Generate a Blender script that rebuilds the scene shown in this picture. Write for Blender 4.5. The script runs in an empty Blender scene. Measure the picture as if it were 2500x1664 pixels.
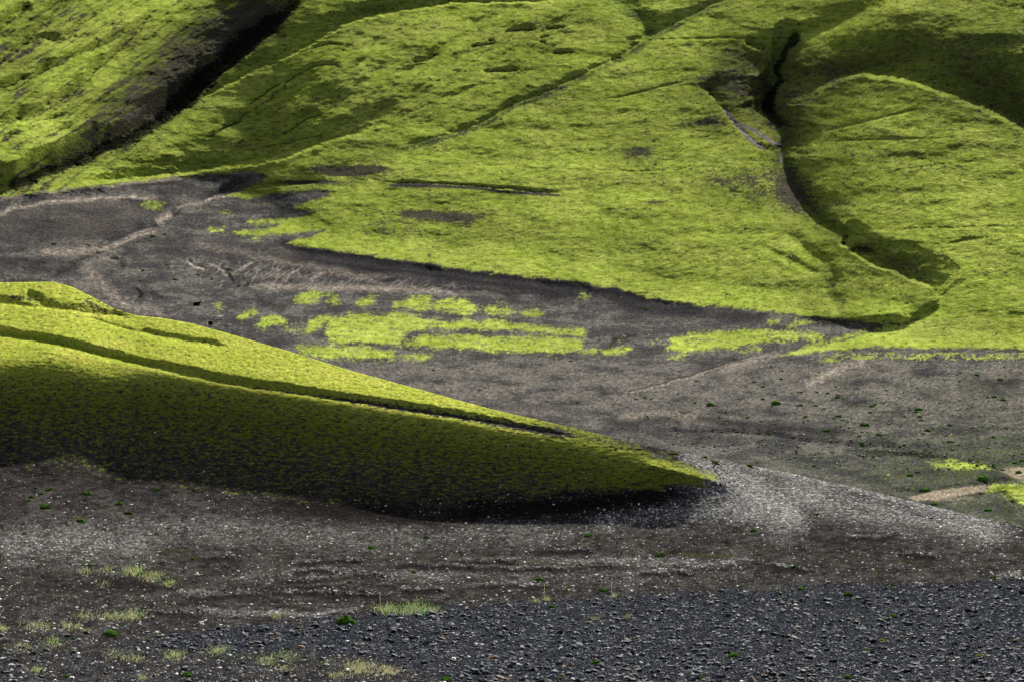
import bpy, math, random
import numpy as np

# ------------------------------------------------------------------ camera, sky, sun, exposure
scene = bpy.context.scene
col = scene.collection
F = 7089.0                      # focal length in photo pixels (photo is 2500 x 1664)
CX, CY = 1250.0, 832.0
cam_d = bpy.data.cameras.new('camera')
cam = bpy.data.objects.new('camera', cam_d)
col.objects.link(cam)
cam.location = (0, 0, 0)
cam.rotation_euler = (math.radians(90), 0, 0)
cam_d.sensor_width = 36.0
cam_d.lens = 36.0 * F / 2500.0
cam_d.clip_start = 0.5
cam_d.clip_end = 12000
scene.camera = cam

SUN_EL, SUN_AZ = math.radians(41), math.radians(14)     # behind the hills, a little to the left
world = bpy.data.worlds.new('World')
scene.world = world
world.use_nodes = True
wn = world.node_tree
bg = wn.nodes['Background']
sky = wn.nodes.new('ShaderNodeTexSky')
sky.sky_type = 'NISHITA'
sky.sun_disc = False
sky.sun_elevation = SUN_EL
sky.sun_rotation = SUN_AZ
sky.air_density = 0.8
sky.dust_density = 5.0
hs = wn.nodes.new('ShaderNodeHueSaturation')      # broken cloud: the sky light is paler than a clear sky's
hs.inputs['Saturation'].default_value = 0.6
wn.links.new(sky.outputs[0], hs.inputs['Color']); wn.links.new(hs.outputs[0], bg.inputs[0])
bg.inputs[1].default_value = 0.07
sun_d = bpy.data.lights.new('sun', 'SUN')
sun_d.energy = 4.9
sun_d.angle = math.radians(1.5)
sun_d.color = (1.0, 0.96, 0.88)
sun = bpy.data.objects.new('sun', sun_d)
col.objects.link(sun)
sun.rotation_euler = (math.pi/2 - SUN_EL, 0, -SUN_AZ + math.pi)
sun.rotation_euler = (-(math.pi/2 - SUN_EL), 0, -SUN_AZ)
scene.view_settings.view_transform = 'Standard'
scene.view_settings.look = 'None'
scene.view_settings.gamma = 1.0
scene.view_settings.use_curve_mapping = False
scene.view_settings.exposure = 0.8

rng = np.random.default_rng(7)
random.seed(7)
f32 = np.float32

# ------------------------------------------------------------------ numeric helpers
def smooth_x(A, n):
    k_ = np.hanning(n + 2)[1:-1]; k_ /= k_.sum(); h = n // 2
    Ap = np.pad(A, ((0, 0), (h, h)), mode='edge')
    c = np.cumsum(np.pad(Ap, ((0, 0), (1, 0))), axis=1, dtype=np.float64)
    m = n // 2 | 1                                   # two box passes instead of one long kernel
    def box(B, m):
        h2 = m // 2
        Bp = np.pad(B, ((0, 0), (h2, h2)), mode='edge')
        cc = np.cumsum(np.pad(Bp, ((0, 0), (1, 0))), axis=1, dtype=np.float64)
        return (cc[:, m:] - cc[:, :-m]) / m
    return box(box(A, m), m).astype(np.float32)

_perm = rng.permutation(4096).astype(np.int32)
_ga = rng.random(4096) * 2 * math.pi
_gx, _gy = np.cos(_ga).astype(f32), np.sin(_ga).astype(f32)

def perlin(x, y, seed=0):
    x = x + seed * 17.31; y = y + seed * 5.77
    xi = np.floor(x).astype(np.int32); yi = np.floor(y).astype(np.int32)
    xf = (x - xi).astype(f32); yf = (y - yi).astype(f32)
    def g(ix, iy, dx, dy):
        h = _perm[(_perm[(ix + 977 * seed) & 4095] + iy) & 4095]
        return _gx[h] * dx + _gy[h] * dy
    u = xf * xf * xf * (xf * (xf * 6 - 15) + 10)
    v = yf * yf * yf * (yf * (yf * 6 - 15) + 10)
    a = g(xi, yi, xf, yf); b = g(xi + 1, yi, xf - 1, yf)
    c = g(xi, yi + 1, xf, yf - 1); d = g(xi + 1, yi + 1, xf - 1, yf - 1)
    a = a + u * (b - a); c = c + u * (d - c)
    return (a + v * (c - a)) * 1.5          # about -1 .. 1

def fbm(x, y, octs, seed=0, gain=0.5, ridged=False):
    s = 0; amp = 1.0; tot = 0
    for i in range(octs):
        n = perlin(x * (2 ** i), y * (2 ** i), seed + i)
        if ridged: n = 1 - 2 * np.abs(n)
        s = s + amp * n; tot += amp; amp *= gain
    return 1.75 * s / tot

def sst(e0, e1, x):
    t = np.clip((x - e0) / (e1 - e0), 0, 1)
    return t * t * (3 - 2 * t)

def line_dist(pts, PX, PY, reach, closed=False):
    """signed distance (positive on the upper / left side of travel), parameter 0..1 along the line; inf past reach"""
    pts = np.array(pts, dtype=f32)
    if closed: pts = np.vstack([pts, pts[:1]])
    x0, x1 = pts[:, 0].min() - reach, pts[:, 0].max() + reach
    y0, y1 = pts[:, 1].min() - reach, pts[:, 1].max() + reach
    m = (PX > x0) & (PX < x1) & (PY > y0) & (PY < y1)
    idx = np.nonzero(m.ravel())[0]
    px = PX.ravel()[idx]; py = PY.ravel()[idx]
    best = np.full(px.shape, 1e9, f32); sg = np.zeros(px.shape, f32); tt = np.zeros(px.shape, f32)
    seg = np.diff(pts, axis=0); L = np.hypot(seg[:, 0], seg[:, 1]); cum = np.concatenate([[0], np.cumsum(L)]); tot = cum[-1]
    for i in range(len(seg)):
        dx, dy = seg[i]; l2 = max(dx * dx + dy * dy, 1e-6)
        t = np.clip(((px - pts[i, 0]) * dx + (py - pts[i, 1]) * dy) / l2, 0, 1)
        ex = px - pts[i, 0] - t * dx; ey = py - pts[i, 1] - t * dy
        d = ex * ex + ey * ey
        b = d < best
        best = np.where(b, d, best)
        cr = -(dx * (py - pts[i, 1]) - dy * (px - pts[i, 0]))      # up on screen = positive when moving right
        sg = np.where(b, cr, sg); tt = np.where(b, (cum[i] + t * L[i]) / tot, tt)
    d = np.sqrt(best)
    return idx, d * np.where(sg >= 0, 1, -1), tt

def poly_mask(pts, PX, PY, soft=4.0, warp=None, grow=0.0):
    """0..1 inside a polygon with a soft edge; warp shifts the edge"""
    reach = soft + 25
    idx, d, _ = line_dist(pts, PX, PY, reach, closed=True)
    px = PX.ravel()[idx]; py = PY.ravel()[idx]
    p = np.array(pts, f32); q = np.roll(p, -1, axis=0)
    ins = np.zeros(px.shape, bool)
    for (ax, ay), (bx, by) in zip(p, q):
        if ay == by: continue
        c = ((ay > py) != (by > py)) & (px < (bx - ax) * (py - ay) / (by - ay) + ax)
        ins ^= c
    sd = np.where(ins, np.abs(d), -np.abs(d)) + grow
    if warp is not None: sd = sd + warp.ravel()[idx]
    out = np.zeros(PX.size, f32)
    out[idx] = sst(-soft, soft, sd)
    return out.reshape(PX.shape)

def ends(t, a, b):
    r = np.ones_like(t)
    if a > 0: r = r * sst(0, a, t)
    if b > 0: r = r * sst(0, b, 1 - t)
    return r

def put(A, idx, val):
    fl = A.ravel(); fl[idx] += val.astype(f32)

RATE = None
GL = 1.7
SL, SL2 = .5, 2.2
WARP = None
def step(A, pts, amp, W, rise=3.0, a=0.15, b=0.15, PX=None, PY=None, w0=1.0, w1=1.0, warp=None, pw=1.8):
    """the ground jumps back behind this line and comes forward again over W pixels above it (crest, then a steep far wall)"""
    idx, d, t = line_dist(pts, PX, PY, W * max(w0, w1) + 12)
    if warp is None: warp = WARP * min(1, W / 40)
    if warp is not None: d = d + warp.ravel()[idx]
    Wl = W * (w0 + (w1 - w0) * t)
    s = sst(0, rise, d) * (1 - np.clip((d - rise) / (Wl - rise), 0, 1)) ** pw
    k = ends(t, a, b) * (w0 + (w1 - w0) * t)
    k = k * np.clip(RATE.ravel()[idx] * (SL if W > 40 else SL * SL2) * Wl / abs(amp * np.maximum(k, .05)), 0, 1) if amp > 0 else k
    put(A, idx, amp * k * s)

def gully(A, pts, amp, W, a=0.15, b=0.15, PX=None, PY=None, w0=1.0, w1=1.0, bias=0.0, warp=None):
    idx, d, t = line_dist(pts, PX, PY, W * 3 * max(w0, w1) + 4)
    if warp is None: warp = WARP * min(1, W / 20)
    if warp is not None: d = d + warp.ravel()[idx]
    Wl = W * (w0 + (w1 - w0) * t)
    s = np.exp(-((d - bias) / Wl) ** 2)
    lim = RATE.ravel()[idx] * Wl * GL
    put(A, idx, np.clip(amp, -lim, lim) * ends(t, a, b) * s)

def blob(PX, PY, cx, cy, rx, ry, ang=0.0):
    c, s = math.cos(math.radians(ang)), math.sin(math.radians(ang))
    dx = PX - cx; dy = PY - cy
    u = (dx * c - dy * s) / rx; v = (dx * s + dy * c) / ry
    return np.exp(-(u * u + v * v))

def stroke(PX, PY, pts, W, a=0.1, b=0.1, warp=None, w0=1.0, w1=1.0):
    out = np.zeros(PX.size, f32)
    idx, d, t = line_dist(pts, PX, PY, W * 3 * max(w0, w1) + 4)
    if warp is not None: d = d + warp.ravel()[idx]
    out[idx] = np.exp(-(d / (W * (w0 + (w1 - w0) * t))) ** 2) * ends(t, a, b)
    return out.reshape(PX.shape)

def mixc(c, k, rgb):
    k = np.clip(k, 0, 1)[..., None]
    return c * (1 - k) + np.array(rgb, f32) * k

def cols_px():
    return np.concatenate([np.linspace(-900, -70, 26)[:-1], np.arange(-70, 2571, 2.6), np.linspace(2571, 3400, 27)[1:]]).astype(f32)
XS = cols_px()

def P(xs, ys):
    return np.interp(XS, xs, ys).astype(f32)

# near crest: the silhouette of the nearer mossy hill and of the gravel spur that runs down to the right
CRX = [-900, -300, 0, 60, 130, 175, 220, 275, 330, 400, 470, 550, 700, 850, 1000, 1200, 1400, 1550, 1640, 1750, 1900, 2100, 2300, 2500, 2700, 3400]
CRY = [640, 672, 690, 689, 688, 700, 722, 752, 770, 777, 790, 812, 855, 902, 943, 998, 1043, 1080, 1100, 1120, 1148, 1192, 1240, 1287, 1310, 1340]
crest = P(CRX, CRY)
# soften the crest line without moving it
k = np.hanning(9); k /= k.sum()
cpad = np.pad(crest, 4, mode='edge'); crest = np.convolve(cpad, k, 'valid').astype(f32)

def grid(ylist):
    PY = np.stack(ylist).astype(f32)
    PX = np.broadcast_to(XS, PY.shape).copy()
    return PX, PY

# ================================================================== FAR SHEET (valley floor and hills)
NF = 500
t = np.linspace(0, 1, NF, dtype=f32)
ybot = crest + 26
rows = [ybot + (-24 - ybot) * tt for tt in t]
rows += [np.full_like(XS, -24 - 420 * (i / 24) ** 1.5) for i in range(1, 25)]
FX, FY = grid(rows)
nrf = FX.shape[0]

foot = P([-900, 0, 200, 450, 640, 700, 806, 1000, 1182, 1352, 1585, 1800, 1967, 2100, 2300, 2500, 3400],
         [520, 500, 480, 455, 500, 560, 600, 633, 660, 680, 725, 752, 775, 820, 845, 850, 850])
foot = np.convolve(np.pad(foot, 12, mode='edge'), np.hanning(25) / np.hanning(25).sum(), 'valid').astype(f32)
FT = np.broadcast_to(foot, FX.shape)

yt = np.array([-800, 430, 520, 600, 700, 773, 860, 1000, 1180, 1330, 1420], f32)[::-1]
Dt = np.array([1500, 860, 735, 650, 560, 492, 418, 330, 246, 198, 170], f32)[::-1]
lnDv = lambda y: np.interp(-y, -yt, np.log(Dt)).astype(f32)
eps = 4.0
vrate = (lnDv(FY - eps) - lnDv(FY + eps)) / (2 * eps)
V = (FY - CY) / F
s = 0.43 + 0 * FX
s = s - 0.10 * poly_mask([(640, 420), (900, 380), (1700, 330), (1850, 420), (2000, 600), (2000, 720), (1600, 640), (1100, 600), (750, 540)], FX, FY, 60)
s = s + 0.17 * sst(-60, 260, FX - 2180 + 0.9 * (FY - 60)) * sst(420, 200, FY)
s = s + 0.05 * fbm(FX / 420, FY / 160, 2, 31)
hrate = 1 / F / np.clip(s + V, 0.12, 2)
bl = sst(22, -30, FY - FT)
rate = vrate * (1 - bl) + hrate * bl
dy = np.zeros_like(FY); dy[1:] = FY[:-1] - FY[1:]
rm = rate.copy(); rm[1:] = 0.5 * (rate[1:] + rate[:-1])
L = np.cumsum(rm * dy, axis=0) + lnDv(FY[0])[None, :]
L = smooth_x(L, 101)

# smoothed local rate used to scale relief
wob = 7 * fbm(FX / 60, FY / 35, 3, 3)
kw = dict(PX=FX, PY=FY)
RATE = rate
WARP = 6 * fbm(FX / 40, FY / 22, 4, 6, .7)
A = np.zeros_like(FX)
R1 = [(-200, 545), (0, 479), (40, 467), (110, 440), (195, 407), (255, 378), (327, 352), (369, 327), (424, 293), (470, 257), (520, 207), (580, 158), (650, 98), (700, 55), (725, 20), (745, -30), (770, -90)]
step(A, R1, .050, 150, a=0, b=0, w0=.5, w1=1.0, rise=6, **kw)
gully(A, R1, .006, 22, a=0, b=0, bias=16, **kw)
R2 = [(455, 272), (518, 234), (564, 208), (628, 174), (722, 136), (780, 100), (860, 56), (1000, 26), (1100, 12), (1300, 8), (1430, 2)]
step(A, R2, .014, 55, a=.08, b=.2, rise=6, **kw)
R3 = [(60, 478), (140, 460), (255, 450), (369, 441), (522, 418), (611, 407), (679, 395), (785, 361), (891, 327), (982, 295), (1060, 262), (1120, 236)]
step(A, R3, .011, 80, a=.25, b=.35, rise=12, **kw)
R4 = [(900, 382), (919, 378), (978, 365), (1063, 344), (1140, 322), (1203, 293), (1258, 259), (1309, 242), (1394, 204), (1462, 170), (1513, 148), (1543, 127), (1585, 98), (1615, 81), (1649, 64), (1734, 21), (1776, 4), (1820, -30)]
step(A, R4, .0045, 30, a=.25, b=.1, w0=.5, w1=1.5, rise=7, **kw)
gully(A, R4, .0015, 8, a=.3, b=.1, **kw)
R4b = [(1590, 95), (1578, 60), (1560, 40), (1535, 22), (1517, 6), (1500, -20)]
gully(A, R4b, .008, 26, a=.1, b=0, **kw)
gully(A, [(1490, 152), (1505, 148), (1522, 143)], .006, 5, **kw)
# right ravine
R5c = [(1733, 140), (1727, 187), (1728, 215), (1740, 240), (1763, 263), (1789, 297), (1814, 327), (1840, 348), (1869, 369)]
R5 = [(1935, 60), (1941, 85), (1929, 110), (1907, 144), (1899, 170), (1907, 200), (1882, 238), (1874, 268), (1899, 300), (1915, 340), (1907, 382), (1916, 416), (1937, 458), (1963, 492), (1997, 532), (2031, 557), (2080, 592)]
gully(A, R5, .036, 80, a=.28, b=.35, w0=1.0, w1=.35, **kw)
gully(A, R5, .016, 14, a=.1, b=.1, w1=.8, warp=0.5 * wob, **kw)
step(A, [(1700, 205), (1728, 232), (1763, 268), (1789, 300), (1814, 330), (1845, 356), (1880, 378)], .020, 70, a=.25, b=.2, **kw)
A += .010 * blob(FX, FY, 1885, 265, 60, 50)
A += .008 * blob(FX, FY, 1790, 190, 50, 60)
# left shoulder tip near (1850,100)
step(A, [(1815, 108), (1840, 118), (1870, 130)], .006, 24, **kw)
# right hill crests
R6 = [(1925, 170), (1941, 144), (1960, 122), (1988, 102), (2064, 64), (2140, 30), (2221, 0), (2300, -40)]
gully(A, [(p[0] - 26, p[1] - 10) for p in R6], .010, 26, a=.2, b=0, **kw)
R7 = [(1975, 330), (1983, 270), (1997, 236), (2026, 212), (2064, 196), (2128, 190), (2200, 200), (2264, 221), (2349, 255), (2412, 278), (2476, 312), (2530, 345), (2700, 430)]
step(A, R7, .045, 270, a=.25, b=0, rise=16, w0=.5, w1=1.1, **kw)
# bowl
BW = [(2040, 596), (2065, 608), (2094, 629), (2137, 655), (2200, 676), (2264, 702), (2289, 727), (2300, 745)]
step(A, BW, .034, 96, a=.12, b=.25, rise=6, w0=.75, w1=1.0, pw=.9, **kw)
gully(A, [(2318, 700), (2312, 725), (2290, 752), (2260, 772), (2221, 793), (2158, 806), (2073, 828), (1967, 852), (1880, 868)], .006, 14, a=.1, b=.3, **kw)
gully(A, [(1900, 570), (1946, 591), (1980, 621), (2022, 642), (2035, 676), (2026, 714), (2045, 745), (2060, 770)], .005, 16, a=.25, b=.1, **kw)
gully(A, [(1830, 590), (1900, 620), (1960, 650), (2010, 672)], .002, 8, **kw)
# creases and cracks of the slopes
CRK = []
def cracks(lst, amp, W):
    if amp > .003: CRK.extend(lst)
    for p in lst: step(A, p, amp, W, a=.2, b=.2, rise=2.5, warp=0.35 * wob, **kw)
cracks([[(722, 137), (760, 120), (800, 110), (842, 112)], [(1145, 120), (1182, 114), (1215, 106)], [(1225, 82), (1262, 77), (1310, 74)],
        [(1328, 75), (1384, 68)], [(1315, 95), (1342, 91)], [(1170, 173), (1195, 179), (1235, 177), (1275, 171)], [(1345, 132), (1372, 134), (1405, 132)],
        [(1316, 106), (1334, 108)], [(1190, 104), (1208, 99)]], .004, 9)
cracks([[(740, 180), (770, 165), (815, 162), (835, 172)], [(690, 210), (720, 190), (745, 178)], [(500, 345), (545, 318), (600, 295)],
        [(600, 262), (640, 235), (690, 205)], [(700, 330), (735, 300), (790, 280)], [(1000, 155), (1040, 150), (1080, 132)]], .004, 16)
for p, am, w in [([(530, 340), (600, 290), (660, 240), (740, 200), (800, 185)], .009, 26),
                 ([(690, 330), (760, 290), (820, 262), (880, 235)], .007, 22), ([(830, 230), (900, 200), (960, 165), (1010, 140)], .006, 18),
                 ([(960, 205), (1020, 160), (1090, 110), (1150, 85)], .007, 14), ([(860, 290), (920, 265), (1000, 240), (1050, 210)], .007, 16),
                 ([(820, 150), (870, 125), (930, 100), (960, 98)], .004, 12), ([(780, 330), (850, 300), (930, 280), (985, 262)], .006, 14),
                 ([(1050, 245), (1110, 232), (1180, 212)], .003, 7), ([(570, 365), (660, 345), (760, 322), (850, 300)], .007, 26),
                 ([(640, 160), (720, 95), (800, 50), (860, 20)], .006, 18)]:
    gully(A, p, am * .5, w, a=.25, b=.25, warp=0.5 * wob, **kw)
# streaks of the upper left hillside
for p, am, w in [([(-60, 330), (0, 305), (76, 289), (140, 255), (182, 229), (220, 185), (263, 148), (310, 110), (369, 38), (400, 0)], .010, 13),
                 ([(-60, 180), (0, 160), (60, 110), (105, 60), (150, 10), (180, -30)], .010, 14), ([(-40, 250), (30, 215), (90, 190), (140, 160), (200, 130), (260, 112), (330, 62)], .006, 10),
                 ([(-40, 400), (40, 330), (100, 300), (160, 280)], .006, 12), ([(-20, 90), (30, 50), (80, 10)], .008, 12),
                 ([(40, 120), (100, 95), (150, 100), (180, 85), (240, 20)], .005, 10), ([(200, 180), (260, 170), (330, 120), (420, 60), (470, 0)], .004, 10),
                 ([(-60, 225), (0, 218), (30, 205), (70, 180)], .007, 9), ([(100, 350), (200, 290), (280, 230)], .003, 10)]:
    gully(A, p, am, w, a=.15, b=.15, warp=0.8 * wob, **kw)
# moss terraces, track lines
cracks([[(930, 450), (1000, 449), (1055, 451), (1130, 453), (1161, 457), (1224, 464), (1309, 470), (1390, 477)]], .006, 8)
cracks([[(1040, 404), (1182, 407), (1394, 418), (1585, 421), (1691, 411), (1800, 412)]], .0012, 7)
cracks([[(1500, 100), (1640, 100), (1760, 96), (1840, 98)], [(1470, 250), (1580, 225), (1700, 195)], [(2000, 325), (2120, 300), (2260, 266)], [(1990, 350), (2150, 345), (2350, 340)],
        [(2150, 430), (2250, 410), (2400, 395)], [(2150, 565), (2350, 558), (2500, 556)], [(2300, 600), (2360, 590), (2420, 578)]], .0015, 8)
# moss edge lip: moss mat stands above the bare ground, with a dark bank
MOSS_EDGE = [(690, 590), (806, 610), (891, 621), (970, 633), (1072, 646), (1089, 655), (1182, 661), (1267, 672), (1352, 680), (1437, 689), (1462, 701), (1505, 701), (1585, 725), (1649, 737), (1800, 752), (1903, 763), (1967, 769), (2031, 776), (2094, 783), (2200, 790), (2240, 780)]
idx, d, tt = line_dist(MOSS_EDGE, FX, FY, 60)
put(A, idx, -.010 * ends(tt, .05, .05) * sst(-22, 4, d + 0.5 * wob.ravel()[idx]) * (1 - sst(4, 58, d)))
RIGHT_EDGE = [(1907, 868), (2009, 858), (2137, 847), (2264, 850), (2391, 849), (2500, 853), (2800, 856)]
idx, d, tt = line_dist(RIGHT_EDGE, FX, FY, 60)
put(A, idx, -.008 * ends(tt, .15, 0) * sst(-10, 4, d + 0.5 * wob.ravel()[idx]) * (1 - sst(4, 50, d)))
# bare knolls at the left and their creases
step(A, [(-200, 520), (0, 521), (40, 507), (98, 495), (170, 488), (250, 482), (330, 481), (400, 483), (440, 492)], .010, 40, a=0, b=.3, rise=6, **kw)
step(A, [(-200, 490), (0, 482), (98, 470), (212, 455), (365, 438), (509, 423), (600, 418)], .002, 18, a=0, b=.3, rise=5, **kw)
step(A, [(425, 520), (470, 497), (520, 484), (590, 470), (680, 458), (760, 452), (850, 446)], .005, 20, a=.1, b=.3, rise=4, **kw)
gully(A, [(225, 612), (265, 592), (320, 575), (365, 552), (385, 545), (410, 530), (435, 515), (470, 495), (520, 475), (570, 455), (630, 432)], .008, 8, a=.05, b=.3, warp=0.6 * wob, **kw)
gully(A, [(130, 685), (150, 665), (175, 650), (200, 632), (240, 622), (300, 640), (310, 655)], .012, 7, a=.1, b=.2, warp=0.7 * wob, **kw)
gully(A, [(225, 660), (235, 690), (250, 720), (300, 745)], .008, 7, warp=0.7 * wob, **kw)
for p in [[(455, 635), (475, 645), (500, 660)], [(530, 635), (545, 660), (560, 680), (570, 695)], [(545, 660), (580, 668), (620, 660)], [(700, 690), (735, 680), (760, 665)],
          [(510, 725), (530, 708), (570, 700), (640, 690), (660, 680)], [(620, 720), (640, 735), (645, 755)], [(330, 700), (345, 720), (335, 745)], [(760, 690), (780, 675), (805, 665)], [(820, 690), (850, 680)]]:
    gully(A, p, .006, 5, warp=0.4 * wob, **kw)
# erosion channels on the floor, right
for p, am, w in [([(1520, 960), (1600, 938), (1700, 912), (1790, 880), (1850, 862), (1900, 858)], .005, 7), ([(1450, 860), (1490, 845), (1500, 830), (1560, 812)], .006, 6),
                 ([(1880, 940), (1990, 925), (2060, 890), (2090, 870)], .004, 12), ([(1180, 990), (1300, 975), (1400, 965)], .008, 10),
                 ([(1600, 1000), (1700, 1010), (1760, 1000)], .004, 16)]:
    gully(A, p, am, w, warp=0.4 * wob, **kw)
# low benches in the valley
step(A, [(1500, 1035), (1640, 1030), (1700, 1010), (1740, 1008), (1820, 1030), (1900, 1040)], .010, 26, rise=8, **kw)
step(A, [(1560, 1062), (1800, 1066), (1880, 1070), (1960, 1085), (2100, 1098), (2240, 1104), (2310, 1122)], .016, 24, rise=8, **kw)
step(A, [(2040, 1128), (2200, 1118), (2380, 1136), (2440, 1152), (2485, 1172), (2498, 1176)], .02, 22, a=.15, b=.1, rise=5, **kw)
step(A, [(2250, 1200), (2330, 1185), (2420, 1178), (2490, 1174)], -.016, 14, rise=6, **kw)
step(A, [(2405, 1198), (2420, 1184), (2470, 1178), (2520, 1174), (2700, 1165)], .02, 18, a=.1, b=0, rise=3, **kw)
gully(A, [(2380, 1210), (2420, 1205), (2450, 1208), (2470, 1226)], .014, 9, b=0, **kw)
gully(A, [(1300, 690), (1400, 718), (1460, 726), (1520, 728)], .006, 10, **kw)
L = L + A

# relief noise scaled with the local rate (equal slopes everywhere)
rs = np.clip(rate, 2.2e-4, 2.4e-3)
hill = sst(14, -14, FY - FT)
u1 = FX * .82 - FY * .57; u2 = FX * .57 + FY * .82          # along / across the streaks of the left hillside
nz = 60 * .095 * fbm(FX / 170, FY / 60, 2, 9) + 26 * .095 * fbm(FX / 66, FY / 26, 3, 11, .6) + 9 * .065 * fbm(FX / 24, FY / 9, 3, 17, .6)
left = sst(560, 380, FX + (FY - 250) * 1.1) * hill
nz += left * 34 * .20 * fbm(u1 / 120, u2 / 34, 4, 23, .6)
mid = poly_mask([(520, 380), (640, 210), (800, 90), (1000, 30), (1420, 10), (1420, 140), (1200, 240), (980, 290), (780, 350)], FX, FY, 50)
nz += mid * 30 * .13 * fbm(u1 / 110, u2 / 30, 4, 41, .55)
nz -= mid * 16 * .07 * np.abs(fbm(FX / 60, FY / 20, 3, 47, .55))
rough = 0.55 + 0.5 * left + .3 * mid
nz += rough * (6 * .07 * fbm(FX / 11, FY / 5.0, 2, 57, .7))
floor_k = (1 - hill) * (1 - sst(430, 700, FX)) * sst(620, 660, FY)
nz += floor_k * 12 * .18 * fbm(FX / 30, FY / 12, 3, 63, .65)
infr = sst(-150, -20, FY)
L = L + nz * rs * (0.35 + 0.65 * infr)
# channelled badland strip between the moss edge and the patches
bad = poly_mask([(440, 630), (640, 640), (800, 660), (1000, 680), (1150, 700), (1000, 715), (700, 710), (500, 700)], FX, FY, 14)
L = L + bad * rs * 14 * .22 * (1 - np.abs(perlin((FX + 1.2 * FY) / 26, FY / 30, 71)) * 2.2)

# moss mask ----------------------------------------------------------
warp = 5.5 * fbm(FX / 34, FY / 15, 4, 81, .65) + 3 * fbm(FX / 9, FY / 5, 2, 86)
big_moss = [(-950, 300), (-950, 500), (-100, 492), (0, 478), (40, 477), (98, 470), (212, 456), (365, 440), (509, 425), (600, 421), (640, 422), (655, 430), (640, 445), (600, 458), (560, 478), (600, 486), (680, 470), (800, 462), (800, 480), (720, 505), (777, 515), (740, 526), (700, 535), (612, 538), (600, 545), (690, 548), (640, 562),
            (569, 566), (575, 574), (640, 576), (700, 572), (798, 561), (760, 578), (706, 590), (700, 594)] + MOSS_EDGE[1:] + [(2160, 803), (2073, 826), (1967, 850)] + RIGHT_EDGE + [(3500, 860), (3500, -600), (-950, -600)]
M = poly_mask(big_moss, FX, FY, 4.5, warp)
M0 = M.copy()
patches = [[(717, 735), (734, 716), (764, 710), (785, 714), (777, 733), (756, 740)], [(870, 740), (904, 718), (921, 720), (904, 744), (883, 748)],
 [(797, 722), (812, 716), (826, 722), (812, 730)], [(800, 738), (815, 730), (828, 737), (812, 744)], [(526, 750), (533, 744), (545, 749), (541, 756), (531, 755)],
 [(957, 746), (1004, 725), (1050, 723), (1055, 735), (1080, 733), (1131, 729), (1161, 748), (1165, 761), (1148, 769), (1123, 765), (1097, 761), (1055, 752), (1021, 759), (982, 754)],
 [(1169, 761), (1203, 748), (1237, 748), (1254, 761), (1237, 771), (1216, 769)], [(1271, 765), (1292, 754), (1326, 765), (1301, 773)],
 [(795, 795), (806, 778), (849, 767), (1000, 765), (1055, 782), (1224, 784), (1352, 801), (1428, 803), (1432, 818), (1373, 820), (1335, 812), (1288, 814), (1241, 805), (1150, 806), (1060, 800), (1010, 808), (985, 822), (978, 841), (920, 840), (806, 836), (800, 820)],
 [(742, 800), (760, 780), (790, 772), (806, 774), (795, 790), (770, 802), (750, 812)],
 [(990, 835), (1038, 820), (1140, 814), (1203, 824), (1309, 822), (1428, 824), (1420, 850), (1373, 863), (1309, 860), (1245, 858), (1160, 854), (1097, 850), (1038, 848), (990, 843)],
 [(1462, 854), (1500, 846), (1538, 850), (1526, 863), (1479, 863)], [(1415, 856), (1458, 850), (1455, 860), (1425, 862)],
 [(720, 846), (785, 843), (891, 843), (955, 858), (963, 875), (912, 877), (785, 871), (735, 862)], [(975, 868), (1010, 862), (1052, 866), (1030, 876), (990, 876)],
 [(1627, 854), (1640, 824), (1691, 812), (1738, 807), (1882, 807), (2009, 816), (2001, 824), (1924, 829), (1840, 841), (1755, 850), (1691, 860), (1640, 858)],
 [(1958, 846), (2030, 828), (2110, 807), (2060, 830), (1990, 848)], [(1800, 858), (1850, 848), (1855, 853), (1815, 862)], [(1634, 868), (1670, 865), (1668, 870), (1640, 871)],
 [(1915, 793), (1945, 782), (1985, 788), (1975, 794), (1930, 799)], [(2140, 803), (2165, 796), (2205, 799), (2190, 804), (2150, 808)], [(1870, 785), (1895, 780), (1900, 786), (1880, 790)],
 [(581, 773), (605, 761), (624, 756), (628, 765), (611, 773), (590, 782)], [(625, 796), (640, 775), (671, 768), (696, 778), (697, 790), (671, 792), (645, 799)],
 [(1412, 724), (1425, 719), (1445, 723), (1430, 728)], [(505, 523), (545, 512), (600, 548), (545, 562), (520, 563)][:0] or [(508, 562), (545, 556), (545, 564), (520, 565)],
 [(345, 500), (365, 494), (400, 497), (395, 504), (360, 505)], [(610, 622 - 40), (625, 577), (632, 583), (620, 586)], [(535, 520), (555, 516), (565, 521), (545, 525)],
 [(2265, 1127), (2310, 1124), (2370, 1127), (2415, 1138), (2426, 1146), (2390, 1143), (2330, 1141), (2285, 1143)], [(2010, 877), (2030, 872), (2045, 878), (2030, 883)],
 [(2408, 1198), (2420, 1186), (2470, 1181), (2620, 1175), (2620, 1236), (2500, 1230), (2472, 1220), (2451, 1210), (2466, 1202), (2430, 1197)]]
PM = np.zeros_like(M); hf0 = fbm(FX / 8, FY / 4, 3, 91, .7)
for p in patches: PM = np.maximum(PM, poly_mask(p, FX, FY, 6, warp * 1.3 + 8 * hf0 + 5 * perlin(FX / 60, FY / 14, 88)))
L = L - .0035 * PM * (1 - M)                     # the moss mats stand proud of the gravel
CR = np.cumsum(rate * dy, axis=0) * .22
L0 = L; L = np.maximum.accumulate(L - CR, axis=0) + CR            # no wall steeper than about 60 degrees
km = smooth_x(sst(1e-4, 6e-4, L - L0), 9); L = L * (1 - km) + smooth_x(L, 15) * km
D = np.exp(L)
VX = (FX - CX) / F * D; VY = D; VZ = -(FY - CY) / F * D
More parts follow.
